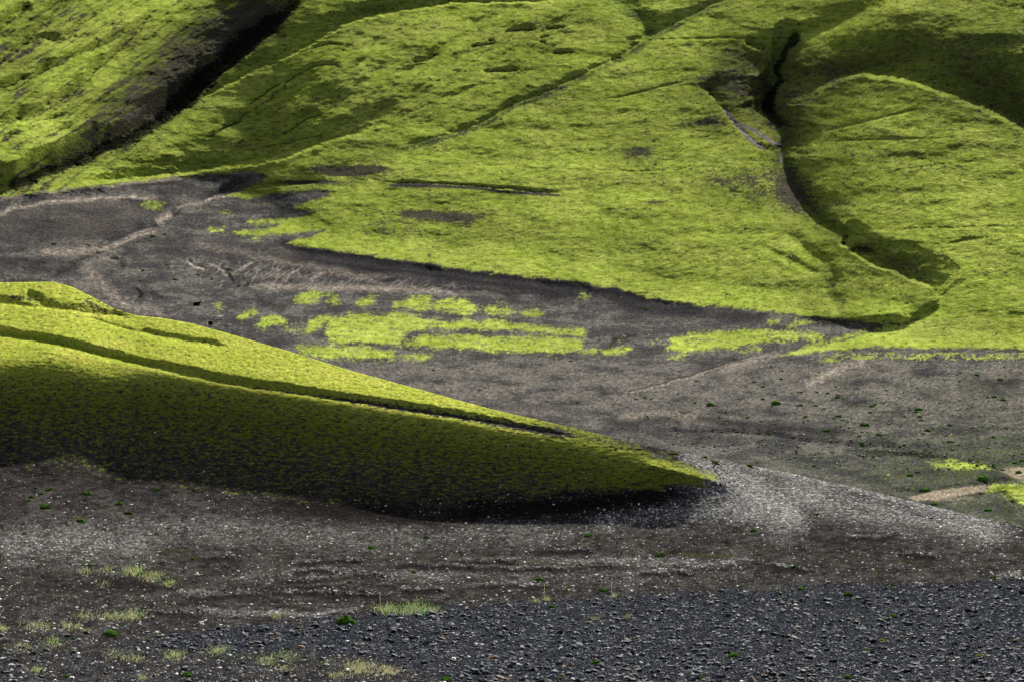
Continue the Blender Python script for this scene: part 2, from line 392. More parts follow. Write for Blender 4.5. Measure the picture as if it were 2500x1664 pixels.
# thin scattered moss
sp = 0.5 * sst(856, 862, FY) * sst(890, 872, FY) * sst(1990, 2060, FX)
sp += 0.36 * blob(FX, FY, 1560, 830, 90, 22) + .42 * blob(FX, FY, 720, 800, 60, 26) + .32 * blob(FX, FY, 1000, 830, 300, 40) + .3 * blob(FX, FY, 2150, 1160, 140, 12) + .4 * blob(FX, FY, 2350, 1135, 80, 10)
sp += .40 * blob(FX, FY, 850, 435, 150, 30) + .5 * blob(FX, FY, 720, 460, 120, 12) + .2 * blob(FX, FY, 2400, 1050, 250, 60) + .25 * blob(FX, FY, 2000, 790, 150, 12) + .3 * blob(FX, FY, 640, 500, 90, 18)
hf = fbm(FX / 8, FY / 4, 3, 91, .7)
md = fbm(FX / 46, FY / 17, 3, 95, .6)
SP = sst(.48, .62, sp + .30 * hf + .22 * md) * .85
# bare holes in the big moss
hole = .10 + .09 * fbm(FX / 110, FY / 30, 3, 99)
hole += .42 * sst(.40, .75, fbm(FX / 22, FY / 4.5, 3, 90, .6)) + .10 * sst(.0, .8, fbm(FX / 200, FY / 60, 2, 89))
hole += .34 * left * sst(.0, .6, -fbm(u1 / 100, u2 / 14, 3, 98)) + .18 * mid * sst(.0, .6, -fbm(u1 / 90, u2 / 16, 3, 97))
for (cx, cy, rx, ry, am) in [(800, 412, 60, 8, .7), (905, 414, 40, 10, .9), (830, 424, 60, 8, .8), (760, 446, 90, 6, .9), (880, 418, 16, 14, .5), (1080, 528, 100, 12, .75), (1000, 520, 40, 8, .4), (960, 560, 70, 26, .28), (1130, 560, 60, 40, .25),
                            (1650, 440, 330, 22, .2), (1550, 370, 70, 22, .45), (1690, 300, 50, 14, .4), (1740, 300, 30, 30, .35), (1830, 450, 110, 60, .30), (2200, 380, 180, 40, .25), (1720, 210, 40, 20, .3), (1680, 110, 14, 4, .7), (1600, 494, 22, 3, .8),
                            (1930, 480, 40, 60, .4), (2030, 500, 60, 40, .22), (760, 470, 60, 10, .5), (1860, 620, 80, 60, .12)]:
    hole += am * blob(FX, FY, cx, cy, rx, ry)
hole += .85 * stroke(FX, FY, [(925, 452), (1000, 453), (1055, 454), (1161, 459), (1224, 468), (1309, 474), (1390, 479)], 4, w0=1.2, w1=.7)
hole += .35 * stroke(FX, FY, R4, 10, .1, .1) + .3 * stroke(FX, FY, R4b, 20)
hole += .3 * stroke(FX, FY, [(1990, 630), (2022, 650), (2033, 680), (2028, 714), (2045, 745), (2062, 765)], 15)
# steep slopes: thin moss, with their shade also painted in as olive
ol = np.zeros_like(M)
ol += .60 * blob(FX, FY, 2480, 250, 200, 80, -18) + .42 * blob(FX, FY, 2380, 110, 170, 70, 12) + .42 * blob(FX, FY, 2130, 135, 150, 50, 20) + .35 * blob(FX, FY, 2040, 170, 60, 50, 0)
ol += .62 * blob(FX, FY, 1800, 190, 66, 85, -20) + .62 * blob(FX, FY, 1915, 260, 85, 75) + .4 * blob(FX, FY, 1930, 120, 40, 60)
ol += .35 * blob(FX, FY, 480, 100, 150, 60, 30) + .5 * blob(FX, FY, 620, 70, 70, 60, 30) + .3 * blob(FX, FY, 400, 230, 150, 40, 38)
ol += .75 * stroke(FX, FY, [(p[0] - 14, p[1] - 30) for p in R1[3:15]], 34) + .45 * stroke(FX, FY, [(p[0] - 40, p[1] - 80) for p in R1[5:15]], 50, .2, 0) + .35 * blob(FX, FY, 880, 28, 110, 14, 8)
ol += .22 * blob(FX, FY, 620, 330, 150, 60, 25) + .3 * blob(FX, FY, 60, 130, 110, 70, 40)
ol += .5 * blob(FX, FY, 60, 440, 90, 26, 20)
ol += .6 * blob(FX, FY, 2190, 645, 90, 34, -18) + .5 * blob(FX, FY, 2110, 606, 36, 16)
ol += .45 * stroke(FX, FY, [(p[0] - 50, p[1] - 66) for p in R1[4:15]], 55, .2, 0)  # shade above the left ravine, put into the moss colour
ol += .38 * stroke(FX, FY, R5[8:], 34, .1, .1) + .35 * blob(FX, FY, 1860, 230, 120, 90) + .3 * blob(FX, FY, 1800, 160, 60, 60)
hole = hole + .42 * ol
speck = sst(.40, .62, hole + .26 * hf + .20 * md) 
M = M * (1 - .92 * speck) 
# soft thinning and painted slope shade, used for tone
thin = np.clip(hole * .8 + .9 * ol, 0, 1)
patch_k = PM * (1 - .8 * sst(.36, .60, .27 + .42 * hf + .34 * fbm(FX / 60, FY / 10, 3, 94, .6)))
gsp = sst(.50, .66, .30 * sst(1650, 2200, FX) * sst(868, 930, FY) + .18 * sst(1020, 1120, FY) * sst(2000, 2400, FX) + .62 * fbm(FX / 10, FY / 5, 2, 93) - .08)
MM = np.clip(np.maximum(M, np.maximum(patch_k, SP * (1 - M0))), 0, 1)

# bare ground colours
n1 = fbm(FX / 90, FY / 24, 4, 101, .6); n2 = fbm(FX / 14, FY / 5, 3, 107, .7); n3 = fbm(FX / 240, FY / 60, 3, 113)
GREY, DARK, BEIGE, BROWN = (.112, .109, .105), (.030, .028, .032), (.56, .48, .40), (.15, .125, .10)
C = np.zeros(FX.shape + (3,), f32) + np.array(GREY, f32)
C = mixc(C, sst(-.2, .6, n1 + .5 * n2) * .7, (.225, .212, .188))
C = mixc(C, sst(.1, .9, -n1 - .3 * n3 + .4 * n2) * .6, (.056, .053, .060))
C = mixc(C, .7 * sst(860, 905, FY) * sst(1080, 960, FY) * sst(-.7, .5, n1 + .35 * n2 + .2), (.235, .217, .19))
darkk = np.zeros_like(FX)
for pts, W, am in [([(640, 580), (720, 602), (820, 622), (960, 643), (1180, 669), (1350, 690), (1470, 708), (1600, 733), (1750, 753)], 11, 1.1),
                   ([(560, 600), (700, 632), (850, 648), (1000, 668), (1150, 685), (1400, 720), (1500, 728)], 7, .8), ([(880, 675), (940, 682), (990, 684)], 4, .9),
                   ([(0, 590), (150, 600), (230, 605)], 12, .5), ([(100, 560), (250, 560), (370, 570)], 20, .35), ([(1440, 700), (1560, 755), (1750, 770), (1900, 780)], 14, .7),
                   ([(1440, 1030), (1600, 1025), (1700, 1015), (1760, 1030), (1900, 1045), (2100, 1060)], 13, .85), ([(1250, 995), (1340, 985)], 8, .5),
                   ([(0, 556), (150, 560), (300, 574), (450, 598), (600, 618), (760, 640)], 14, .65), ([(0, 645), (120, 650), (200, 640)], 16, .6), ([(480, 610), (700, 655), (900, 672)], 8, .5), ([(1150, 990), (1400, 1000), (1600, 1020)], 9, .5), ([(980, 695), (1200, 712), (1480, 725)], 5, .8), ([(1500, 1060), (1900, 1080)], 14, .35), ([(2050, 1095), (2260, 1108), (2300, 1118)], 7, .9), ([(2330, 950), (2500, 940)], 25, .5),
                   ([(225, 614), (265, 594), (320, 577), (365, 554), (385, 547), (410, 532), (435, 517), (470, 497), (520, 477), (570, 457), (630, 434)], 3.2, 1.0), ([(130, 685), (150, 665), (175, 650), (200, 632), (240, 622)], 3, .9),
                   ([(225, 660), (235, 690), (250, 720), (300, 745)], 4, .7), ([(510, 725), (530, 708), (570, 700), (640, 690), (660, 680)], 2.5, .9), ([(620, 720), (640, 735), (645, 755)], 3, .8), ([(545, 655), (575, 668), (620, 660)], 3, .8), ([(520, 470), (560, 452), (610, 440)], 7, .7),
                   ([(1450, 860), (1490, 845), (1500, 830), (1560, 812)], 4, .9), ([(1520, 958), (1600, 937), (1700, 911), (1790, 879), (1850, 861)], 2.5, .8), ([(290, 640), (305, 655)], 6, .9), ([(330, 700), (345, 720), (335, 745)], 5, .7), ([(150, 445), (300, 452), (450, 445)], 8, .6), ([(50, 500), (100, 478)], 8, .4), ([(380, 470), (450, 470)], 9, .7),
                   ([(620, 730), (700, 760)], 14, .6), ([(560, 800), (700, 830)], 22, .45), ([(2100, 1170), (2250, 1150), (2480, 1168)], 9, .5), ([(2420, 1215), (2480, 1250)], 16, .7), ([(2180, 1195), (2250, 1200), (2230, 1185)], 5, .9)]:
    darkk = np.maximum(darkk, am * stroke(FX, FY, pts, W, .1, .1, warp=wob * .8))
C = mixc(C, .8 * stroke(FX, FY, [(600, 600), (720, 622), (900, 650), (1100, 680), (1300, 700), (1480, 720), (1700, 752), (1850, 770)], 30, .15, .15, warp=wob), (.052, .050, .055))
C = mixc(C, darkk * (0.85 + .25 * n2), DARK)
lightk = np.zeros_like(FX)
for pts, W, am in [([(0, 478), (98, 468), (212, 457), (365, 442), (460, 434)], 5, .9), ([(-60, 524), (0, 521), (40, 508), (98, 496), (170, 489), (250, 483), (330, 482), (400, 486)], 5, .9),
                   ([(425, 515), (470, 498), (520, 485), (590, 472), (680, 459), (760, 452)], 4, .8), ([(90, 615), (160, 612), (240, 614), (300, 630)], 11, .65), ([(240, 610), (300, 590), (350, 575), (390, 560)], 6, .7),
                   ([(380, 545), (400, 532), (420, 520)], 8, .9), ([(235, 612), (275, 592), (330, 575), (375, 553)], 3, .7), ([(455, 635), (475, 650), (500, 662)], 2.5, .9), ([(505, 640), (530, 650), (550, 668)], 2, .8), ([(570, 668), (600, 650), (620, 640)], 2, .8), ([(690, 690), (715, 668), (735, 655)], 2.5, .7), ([(760, 688), (785, 670), (800, 662)], 2.5, .7), ([(1000, 718), (1060, 705), (1120, 722)], 5, .5), ([(1520, 962), (1600, 942), (1700, 916), (1790, 884)], 2.5, .6), ([(600, 695), (780, 700), (960, 705), (1100, 714)], 8, .55), ([(450, 590), (700, 640), (950, 690)], 10, .3),
                   ([(2120, 880), (2040, 905), (1990, 925), (1960, 945)], 10, .6), ([(1500, 1015), (1620, 1005), (1670, 1020), (1710, 1005)], 9, .5), ([(1750, 905), (1850, 875), (1920, 862)], 8, .5),
                   ([(200, 640), (240, 690), (300, 740), (360, 760)], 14, .5), ([(320, 745), (400, 770)], 12, .4), ([(0, 480), (60, 480)], 10, .5), ([(560, 420), (640, 424)], 6, .5)]:
    lightk = np.maximum(lightk, am * stroke(FX, FY, pts, W, .1, .1, warp=wob * .7))
C = mixc(C, lightk * (.8 + .5 * n2), BEIGE)
# thin pale rills
rill = sst(.72, .95, 1 - np.abs(perlin((FX + 1.2 * FY) / 26, FY / 30, 71)) * 2.2) * bad
C = mixc(C, rill * .35, BEIGE)
rl2 = sst(.80, .97, 1 - 1.6 * np.abs(perlin(FX / 34 + FY / 60, FY / 16, 73))) * sst(450, 300, FX) * sst(560, 600, FY)

C = mixc(C, .75 * poly_mask([(-200, 530), (0, 525), (98, 500), (250, 488), (380, 492), (350, 540), (250, 580), (0, 590), (-200, 600)], FX, FY, 10, warp) * (.8 + .3 * n2), (.105, .092, .086))
# sandy path and stream bed
SAND = [(2217, 1214), (2285, 1195), (2391, 1184), (2440, 1184), (2400, 1199), (2345, 1208), (2285, 1221), (2240, 1222)]
SAND2 = [(2434, 1146), (2500, 1135), (2650, 1120), (2650, 1180), (2500, 1175), (2485, 1171), (2459, 1156)]
sand = np.maximum(poly_mask(SAND, FX, FY, 3, warp * .3), poly_mask(SAND2, FX, FY, 3, warp * .3))
sand = np.maximum(sand, .6 * stroke(FX, FY, [(2280, 1222), (2340, 1216), (2380, 1214)], 3))
C = mixc(C, sand * .95, (.44, .37, .27)) * (1 + .18 * n2 * sand)[..., None]
MM = MM * (1 - sand * (1 - poly_mask(patches[-1], FX, FY, 3, warp * .5)))
# green flush over the lower right floor
gf = .55 * sst(1040, 1110, FY) * sst(2050, 2350, FX) * sst(1240, 1130, FY) + .35 * sst(1080, 1140, FY) * sst(1750, 1900, FX)
C = mixc(C, gf * sst(-.1, .5, n2 + .4 * n1) * (1 - sand), (.075, .105, .025))
# exposed scar by the right ravine, pale rock patches
SC = (.30, .27, .28)
scar = np.maximum(stroke(FX, FY, [(1765, 264), (1795, 300), (1830, 340), (1868, 368)], 6, .05, .05), .8 * stroke(FX, FY, [(1800, 300), (1840, 318), (1890, 350), (1915, 362)], 6))
scar = np.maximum(scar, .8 * stroke(FX, FY, [(1913, 365), (1908, 390), (1912, 400)], 5))
scar2 = np.maximum(.7 * blob(FX, FY, 320, 283, 34, 14, 30), .7 * blob(FX, FY, 115, 408, 32, 9))
MM = MM * (1 - sst(.35, .6, np.maximum(scar, scar2) + .2 * hf))
C = mixc(C, sst(.3, .6, scar), SC)
C = mixc(C, sst(.3, .6, scar2), (.17, .145, .15))
# soil that shows through thin moss on the hills
C = mixc(C, hill * (1 - sst(.25, .5, np.maximum(scar, scar2))) * M0, (.10, .09, .075))
C = mixc(C, M0 * .8 * blob(FX, FY, 2470, 240, 200, 90, -18), (.13, .085, .05))
gryst = stroke(FX, FY, [(930, 455), (1055, 456), (1224, 470), (1390, 481)], 5)
C = mixc(C, gryst * .8, (.12, .11, .13))
# moss colours
tone = fbm(FX / 150, FY / 60, 3, 121) ; t2 = fbm(FX / 5.5, FY / 3.2, 2, 127, .8); t3 = fbm(FX / 24, FY / 8, 3, 131, .65)
G = np.zeros(FX.shape + (3,), f32) + np.array((.240, .300, .050), f32)
G = mixc(G, sst(-.3, .8, tone + .4 * t3) * .55, (.31, .35, .075))
G = mixc(G, sst(.0, .9, -t3 - .3 * tone) * .6, (.15, .20, .012))
G = mixc(G, sst(.1, .9, -t2 * .9) * .3, (.10, .13, .018))
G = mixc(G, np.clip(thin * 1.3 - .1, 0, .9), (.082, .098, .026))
rust = sst(.35, .9, fbm(FX / 26, FY / 11, 3, 141)) * .25
G = mixc(G, rust, (.20, .15, .02))
wet = np.maximum(stroke(FX, FY, R5, 14), np.maximum(stroke(FX, FY, R4, 6), stroke(FX, FY, R4b, 18)))
G = mixc(G, wet * .4, (.055, .12, .02))
C = mixc(C, gsp * (1 - sand) * .8, (.085, .125, .035))
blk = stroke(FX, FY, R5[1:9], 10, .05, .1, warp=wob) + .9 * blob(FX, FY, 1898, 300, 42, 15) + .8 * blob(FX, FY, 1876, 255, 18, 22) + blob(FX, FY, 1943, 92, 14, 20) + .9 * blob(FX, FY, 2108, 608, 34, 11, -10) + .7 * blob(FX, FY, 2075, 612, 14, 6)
blk += 1.0 * stroke(FX, FY, [(p[0] - 6, p[1] - 14) for p in R1[2:17]], 17, 0, 0, warp=wob) + .8 * stroke(FX, FY, [(p[0] - 16, p[1] - 34) for p in R1[7:14]], 22, .2, .1, warp=2 * wob) + .5 * blob(FX, FY, 2210, 790, 40, 5) + .8 * blob(FX, FY, 1506, 149, 12, 4)  # beside the dark rock, crease shade of ravine and bowl painted near black
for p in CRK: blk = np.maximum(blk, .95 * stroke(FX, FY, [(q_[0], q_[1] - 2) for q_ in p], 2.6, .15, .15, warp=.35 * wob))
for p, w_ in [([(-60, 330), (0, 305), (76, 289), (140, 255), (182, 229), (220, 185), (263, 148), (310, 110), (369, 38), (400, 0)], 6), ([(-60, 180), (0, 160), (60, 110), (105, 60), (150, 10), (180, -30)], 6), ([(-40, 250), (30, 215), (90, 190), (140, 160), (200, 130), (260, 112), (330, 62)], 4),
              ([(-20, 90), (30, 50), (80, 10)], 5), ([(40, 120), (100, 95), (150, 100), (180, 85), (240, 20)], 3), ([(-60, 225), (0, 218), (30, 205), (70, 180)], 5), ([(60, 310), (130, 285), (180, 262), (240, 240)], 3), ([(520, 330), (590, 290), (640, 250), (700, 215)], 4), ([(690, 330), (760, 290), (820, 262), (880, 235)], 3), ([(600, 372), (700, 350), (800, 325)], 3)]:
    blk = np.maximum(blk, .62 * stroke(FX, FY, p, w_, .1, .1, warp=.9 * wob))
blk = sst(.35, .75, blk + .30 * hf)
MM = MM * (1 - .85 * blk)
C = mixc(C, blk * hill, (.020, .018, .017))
C = C * np.exp(.26 * n2 + .55 * t2 + .08 * n1)[..., None]
G = G * np.exp(.09 * t2 + .24 * t3 + .22 * fbm(FX / 260, FY / 80, 3, 133))[..., None]
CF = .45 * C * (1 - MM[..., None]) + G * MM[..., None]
CF = np.clip(CF, .008, .8)
FMOSS = MM

# close the sheet: hidden ground toward the near hill, and the back of the hills
def cat_rows(front, back, A): return np.vstack([front, A, back])
fr_x, fr_y, fr_z = [], [], []
nearD = P([-900, 0, 1700, 2500, 3400], [205, 205, 150, 135, 130])
for i in range(14, 0, -1):
    k_ = i / 14
    Dk = VY[0] * (1 - k_) + nearD * k_
    zk = VZ[0] * (1 - k_) + np.minimum(-13.5, VZ[0]) * k_
    fr_x.append((XS - CX) / F * Dk); fr_y.append(Dk); fr_z.append(zk)
bk_x, bk_y, bk_z = [], [], []
D1, Z1 = VY[-1], VZ[-1]
for i in range(1, 15):
    k_ = i / 14
    Dk = D1 + 900 * k_
    zk = Z1 + 24 * np.sin(min(k_ * 3, 1) * math.pi / 2) - (Z1 + 60) * sst(.15, 1, np.float32(k_))
    bk_x.append((XS - CX) / F * Dk); bk_y.append(Dk); bk_z.append(zk)
VXF = cat_rows(np.stack(fr_x), np.stack(bk_x), VX); VYF = cat_rows(np.stack(fr_y), np.stack(bk_y), VY); VZF = cat_rows(np.stack(fr_z), np.stack(bk_z), VZ)
def padc(A): return np.concatenate([np.repeat(A[:1], 14, 0), A, np.repeat(A[-1:], 14, 0)])
CFp, FMp, FXp, FYp, FTp = padc(CF), padc(FMOSS), padc(FX), padc(FY), padc(FT)
gn = fbm(VXF[:14] / 5, VYF[:14] / 9, 4, 301, .65)[..., None]
hb = (np.arange(14) / 14)[:, None, None]
CFp[:14] = (np.array((.052, .050, .046)) * np.exp(.5 * gn)) * (1 - .0 * hb); FMp[:14] = 0
gn = fbm(VXF[-14:] / 14, VYF[-14:] / 25, 4, 303, .65)[..., None]
CFp[-14:] = np.array((.21, .25, .05)) * np.exp(.4 * gn)
PMp = padc(poly_mask(big_moss, FX, FY, .5, warp)); PPp = padc(PM)

# ================================================================== NEAR SHEET (gravel plain and near hill)
NN = 430
t = np.linspace(0, 1, NN, dtype=f32)
ylow = np.full_like(XS, 1690)
rows = [np.full_like(XS, y) for y in [60000, 12000, 7000, 5000, 4000, 3200, 2700, 2350, 2150, 2000, 1900, 1820, 1760, 1720]]
rows += [ylow + (crest - ylow) * (tt ** 0.97) for tt in t]
NX, NY = grid(rows)
nrn = NX.shape[0]
H = 8.5
base = P([-900, 0, 300, 600, 900, 1100, 1300, 1500, 1650, 1800, 1950, 2100, 2300, 2500, 3400], [1150, 1170, 1195, 1228, 1260, 1280, 1290, 1294, 1298, 1302, 1310, 1318, 1330, 1345, 1360])
base = np.convolve(np.pad(base, 75, mode='edge'), np.hanning(151) / np.hanning(151).sum(), 'valid').astype(f32)
BS = np.broadcast_to(base, NX.shape)
# line where the dark steep face turns into the gentle bright top
topl = P([-900, 0, 200, 400, 600, 800, 1000, 1200, 1400, 1600, 1750, 1850, 2500, 3400], [880, 893, 898, 905, 935, 968, 1002, 1040, 1075, 1120, 1160, 1190, 1290, 1340])
topl = np.convolve(np.pad(topl, 50, mode='edge'), np.hanning(101) / np.hanning(101).sum(), 'valid').astype(f32)
TL = np.broadcast_to(topl, NX.shape)
CRG = np.broadcast_to(crest, NX.shape)
VN = (NY - CY) / F
nose = sst(1900, 1620, NX)                     # 1 over the mossy hill, 0 over the gravel spur
fr_ = sst(700, 1000, NX)
sface = .67 * (sst(40, -110, NY - BS) * (1 - fr_) + 1.12 * sst(10, -50, NY - BS) * fr_)
stop = .17
kf = sst(26, -34, NY - TL)
s = sface * (1 - kf) + stop * kf
# near the lower left the face is gentler before the steep part
s = s - .34 * sst(1050, 250, NX) * sst(990, 1190, NY) * sface / .67 * (1 - kf)
spur = .085 * sst(8, -60, NY - BS) + .05 * fbm(NX / 300, NY / 60, 2, 207)
s = s * nose + spur * (1 - nose)
s = s + .25 * blob(NX, NY, 1640, 1205, 160, 34, 10) + .22 * sst(900, 1300, NX) * sst(1800, 1680, NX) * sface * (1 - kf)
s = np.maximum(s, 0)
rate = 1 / F / np.clip(s + VN, .05, 9)
dy = np.zeros_like(NY); dy[1:] = NY[:-1] - NY[1:]
rm = rate.copy(); rm[1:] = .5 * (rate[1:] + rate[:-1])
i0 = 13
L = np.cumsum(rm * dy, axis=0)
L = L - L[i0][None, :] + np.log(H / VN[i0])[None, :]
flat = NY > 1700
L = smooth_x(L, 141)
L = np.where(flat, np.log(H / np.maximum(VN, 1e-4)), L)
kw = dict(PX=NX, PY=NY)
RATE = rate
GL = 1.6
SL, SL2 = .46, 1.0
WARP = 5 * fbm(NX / 46, NY / 18, 4, 206, .7)
A = np.zeros_like(NX)
wobn = 6 * fbm(NX / 60, NY / 30, 3, 203)
E1 = [(-200, 800), (0, 823), (100, 838), (170, 852), (250, 872), (340, 893), (430, 912), (520, 932), (620, 949), (740, 965), (880, 986), (1000, 1005), (1120, 1022), (1250, 1045), (1350, 1062), (1430, 1076)]
step(A, E1, .040, 30, a=0, b=.25, rise=3, w0=.9, w1=.8, **kw)
gully(A, E1, .006, 8, a=0, b=.2, bias=6, **kw)
E2 = [(-200, 728), (0, 744), (130, 756), (180, 762), (230, 771), (290, 775), (340, 776)]
step(A, E2, .045, 34, a=0, b=.25, rise=3, **kw)
gully(A, [(330, 805), (400, 822), (480, 835), (560, 846)], .008, 8, **kw)
step(A, [(200, 773), (260, 792), (340, 815)], .004, 14, **kw)
gully(A, [(60, 722), (90, 730), (110, 740)], .01, 8, **kw)
# gravel nose: dark face curls round to the right spur
gully(A, [(1560, 1132), (1640, 1150), (1750, 1175), (1800, 1190)], -.006, 14, **kw)
# low banks on the plain
def banks(lst):
    for p, am, w in lst: step(A, p, am, w, a=.2, b=.2, rise=5, warp=.5 * wobn, **kw)
banks([([(160, 1402), (210, 1393), (260, 1392), (330, 1396), (380, 1408), (420, 1424), (440, 1432)], -.02, 12)])
BANKS = [([(380, 1456), (500, 1462), (640, 1450), (760, 1452), (900, 1458), (1020, 1452)], .014, 7), ([(640, 1425), (740, 1420), (860, 1408), (980, 1412)], .010, 6),
                 ([(860, 1388), (1000, 1384), (1200, 1392), (1350, 1392), (1500, 1386), (1620, 1388)], .012, 6), ([(1280, 1349), (1380, 1348), (1460, 1350)], .012, 7),
                 ([(960, 1446), (1020, 1443), (1090, 1448)], .016, 6), ([(940, 1474), (1000, 1476), (1080, 1468), (1100, 1460)], .014, 5), ([(350, 1496), (440, 1500), (520, 1498)], .014, 6),
                 ([(480, 1366), (540, 1362), (600, 1368)], .008, 7), ([(2060, 1310), (2120, 1318), (2200, 1310)], .010, 8),
                 ([(2430, 1408), (2500, 1420), (2600, 1420)], .014, 5), ([(2180, 1360), (2240, 1358), (2300, 1362)], .008, 6), ([(1760, 1380), (1830, 1374), (1890, 1386), (2000, 1400)], .006, 6),
                 ([(1130, 1436), (1250, 1432), (1360, 1438)], .010, 5), ([(1540, 1405), (1640, 1402), (1700, 1408)], .008, 5), 
                 ([(700, 1380), (800, 1374), (900, 1372)], .008, 5), ([(700, 1400), (780, 1396), (840, 1398)], .006, 5), ([(1100, 1370), (1180, 1374), (1280, 1372)], .010, 5)]
for p, am, w in BANKS: gully(A, p, am * 2.2, w * 1.1, a=.2, b=.2, warp=.6 * wobn, **kw)
# mounds under the dune grass
for cx, cy, rx, ry, am in [(330, 1405, 90, 14, .010), (530, 1583, 36, 10, .006), (680, 1606, 46, 8, .004), (200, 1515, 90, 12, .006), (870, 1635, 90, 14, .005), (1000, 1485, 66, 9, .004), (100, 1575, 70, 10, .004)]:
    A -= am * blob(NX, NY, cx, cy, rx, ry)
gully(A, [(1900, 1150), (1990, 1180), (2080, 1215), (2200, 1255), (2330, 1290)], .008, 16, **kw)
L = L + A
rs = np.clip(rate, 1.8e-4, 1.9e-3)
hillk = sst(1780, 1640, NX) * sst(30, -20, NY - BS)
n_a = fbm(NX / 90, NY / 22, 3, 211, .55); n_b = fbm(NX / 26, NY / 7, 3, 217, .6); n_c = fbm(NX / 9, NY / 3.6, 2, 223, .7)
nz = (1 - hillk) * (22 * .05 * n_a + 7 * .075 * n_b + 3.6 * .10 * n_c)
w1 = NX + .9 * NY
nz += hillk * (14 * .05 * fbm(NX / 50, NY / 14, 3, 227, .6) + 8 * .17 * fbm((NX + 1.5 * NY) / 26, (NY - .12 * NX) / 7, 3, 231, .65) + 4 * .16 * n_c)
inf = sst(1760, 1700, NY)
L = L + nz * rs * inf
low = sst(1700, 1690, NY)
CR = np.cumsum(np.minimum(rate, 2e-3) * dy, axis=0) * .22
L = np.maximum.accumulate(L - CR, axis=0) + CR
D = np.exp(L)
WX = (NX - CX) / F * D; WY = D; WZ = -(NY - CY) / F * D
r_hill_hf = fbm(NX / 8, NY / 3.4, 3, 241, .7)
md = fbm(NX / 44, NY / 14, 3, 245, .6)
r_str = fbm((NX + 1.5 * NY) / 20, (NY - .12 * NX) / 5, 3, 249, .65)
# moss cover of the near hill
hm = [(-950, 600), (-950, 1140), (0, 1120), (150, 1140), (300, 1160), (450, 1185), (600, 1205), (800, 1222), (1000, 1222), (1250, 1212), (1450, 1190), (1600, 1186), (1700, 1182), (1748, 1172), (1700, 1145), (1640, 1118), (1560, 1100), (1560, 1060), (1400, 1020), (1000, 900), (500, 700), (300, 600)]
hmask = poly_mask(hm, NX, NY, 14, 14 * md + 6 * r_hill_hf)
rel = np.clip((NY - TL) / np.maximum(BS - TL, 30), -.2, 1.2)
dens = 1.0 - .40 * sst(.0, .12, rel) - .32 * sst(.1, .95, rel) + .22 * sst(1250, 1700, NX) * sst(.1, .5, rel)
dens -= .5 * stroke(NX, NY, [(p[0], p[1] - 4) for p in E1[5:]], 6, .3, .1, w0=.6, w1=1.2)
dens -= .40 * stroke(NX, NY, [(p[0], p[1] - 10) for p in E1[8:]], 14, .4, .1) 
dens -= .60 * sst(1150, 1600, NX) * sst(10, -20, NY - TL)
dens -= .55 * sst(.38, .70, fbm(NX / 13, NY / 3.6, 3, 261, .6)) * sst(30, -10, NY - TL)
dens -= .35 * stroke(NX, NY, [(330, 800), (400, 818), (480, 832), (560, 846)], 6) + .5 * stroke(NX, NY, [(170, 720), (250, 755), (330, 772)], 12, .3, .1) + .35 * stroke(NX, NY, [(20, 725), (60, 728), (110, 742)], 6) + .25 * blob(NX, NY, 80, 725, 140, 22)
cov = sst(.36, .60, dens + .30 * r_str + .24 * r_hill_hf + .10 * md) * hmask
dirt = np.zeros_like(NX)
cov = np.clip(cov, 0, 1)
low_sp = sst(.64, .80, .52 * sst(1560, 1470, NY) * sst(1230, 1300, NY) + .34 * r_hill_hf + .30 * md) * .5
# ground colours of the near sheet
GSAND = (.062, .058, .056)
C = np.zeros(NX.shape + (3,), f32) + np.array(GSAND, f32)
C = mixc(C, sst(-.1, .6, n_a + .5 * n_b) * .6, (.105, .099, .093))
C = mixc(C, sst(.1, .7, -n_b - .3 * n_a) * .7, (.028, .024, .024))
vb = sst(-.1, .55, n_c + .5 * n_b)
palek = np.zeros_like(NX)
for p, W, am in [([(-50, 1330), (100, 1320), (250, 1320), (400, 1340)], 40, .6), ([(100, 1300), (500, 1290), (900, 1310), (1200, 1290), (1500, 1300)], 34, .35), ([(500, 1400), (900, 1400), (1300, 1400), (1800, 1400)], 20, .2), ([(0, 1370), (100, 1375)], 8, .6), ([(380, 1490), (560, 1492), (750, 1500), (900, 1482)], 6, .7),
                 ([(430, 1445), (500, 1440), (540, 1450)], 6, .6), ([(700, 1412), (850, 1402), (1000, 1398), (1150, 1402)], 10, .5), ([(1300, 1370), (1500, 1368), (1650, 1372), (1800, 1376)], 9, .45),
                 ([(900, 1300), (1100, 1280), (1200, 1275)], 14, .6), ([(1640, 1118), (1740, 1158), (1830, 1195), (1900, 1240), (1980, 1275)], 50, .95), ([(1850, 1170), (2000, 1215), (2150, 1250), (2300, 1275), (2500, 1310)], 30, .7), ([(1760, 1124), (1900, 1152), (2100, 1196), (2300, 1246), (2500, 1296)], 13, .85),
                 ([(1400, 1275), (1550, 1262), (1700, 1245), (1850, 1245), (2000, 1290)], 26, .75), ([(2000, 1240), (2150, 1280), (2300, 1310)], 14, .25), ([(1740, 1373), (1830, 1371), (1890, 1380)], 5, .8), ([(2430, 1405), (2500, 1400)], 6, .9),
                 ([(1250, 1060), (1350, 1075), (1450, 1082), (1560, 1105), (1640, 1130)], 4, .9)]:
    palek = np.maximum(palek, am * stroke(NX, NY, p, W, .15, .15, warp=wobn))
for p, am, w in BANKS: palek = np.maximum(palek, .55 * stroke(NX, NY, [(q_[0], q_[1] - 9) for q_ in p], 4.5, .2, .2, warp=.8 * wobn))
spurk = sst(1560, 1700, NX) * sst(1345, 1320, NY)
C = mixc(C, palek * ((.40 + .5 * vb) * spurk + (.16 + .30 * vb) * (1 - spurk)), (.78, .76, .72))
darkk = np.zeros_like(NX)
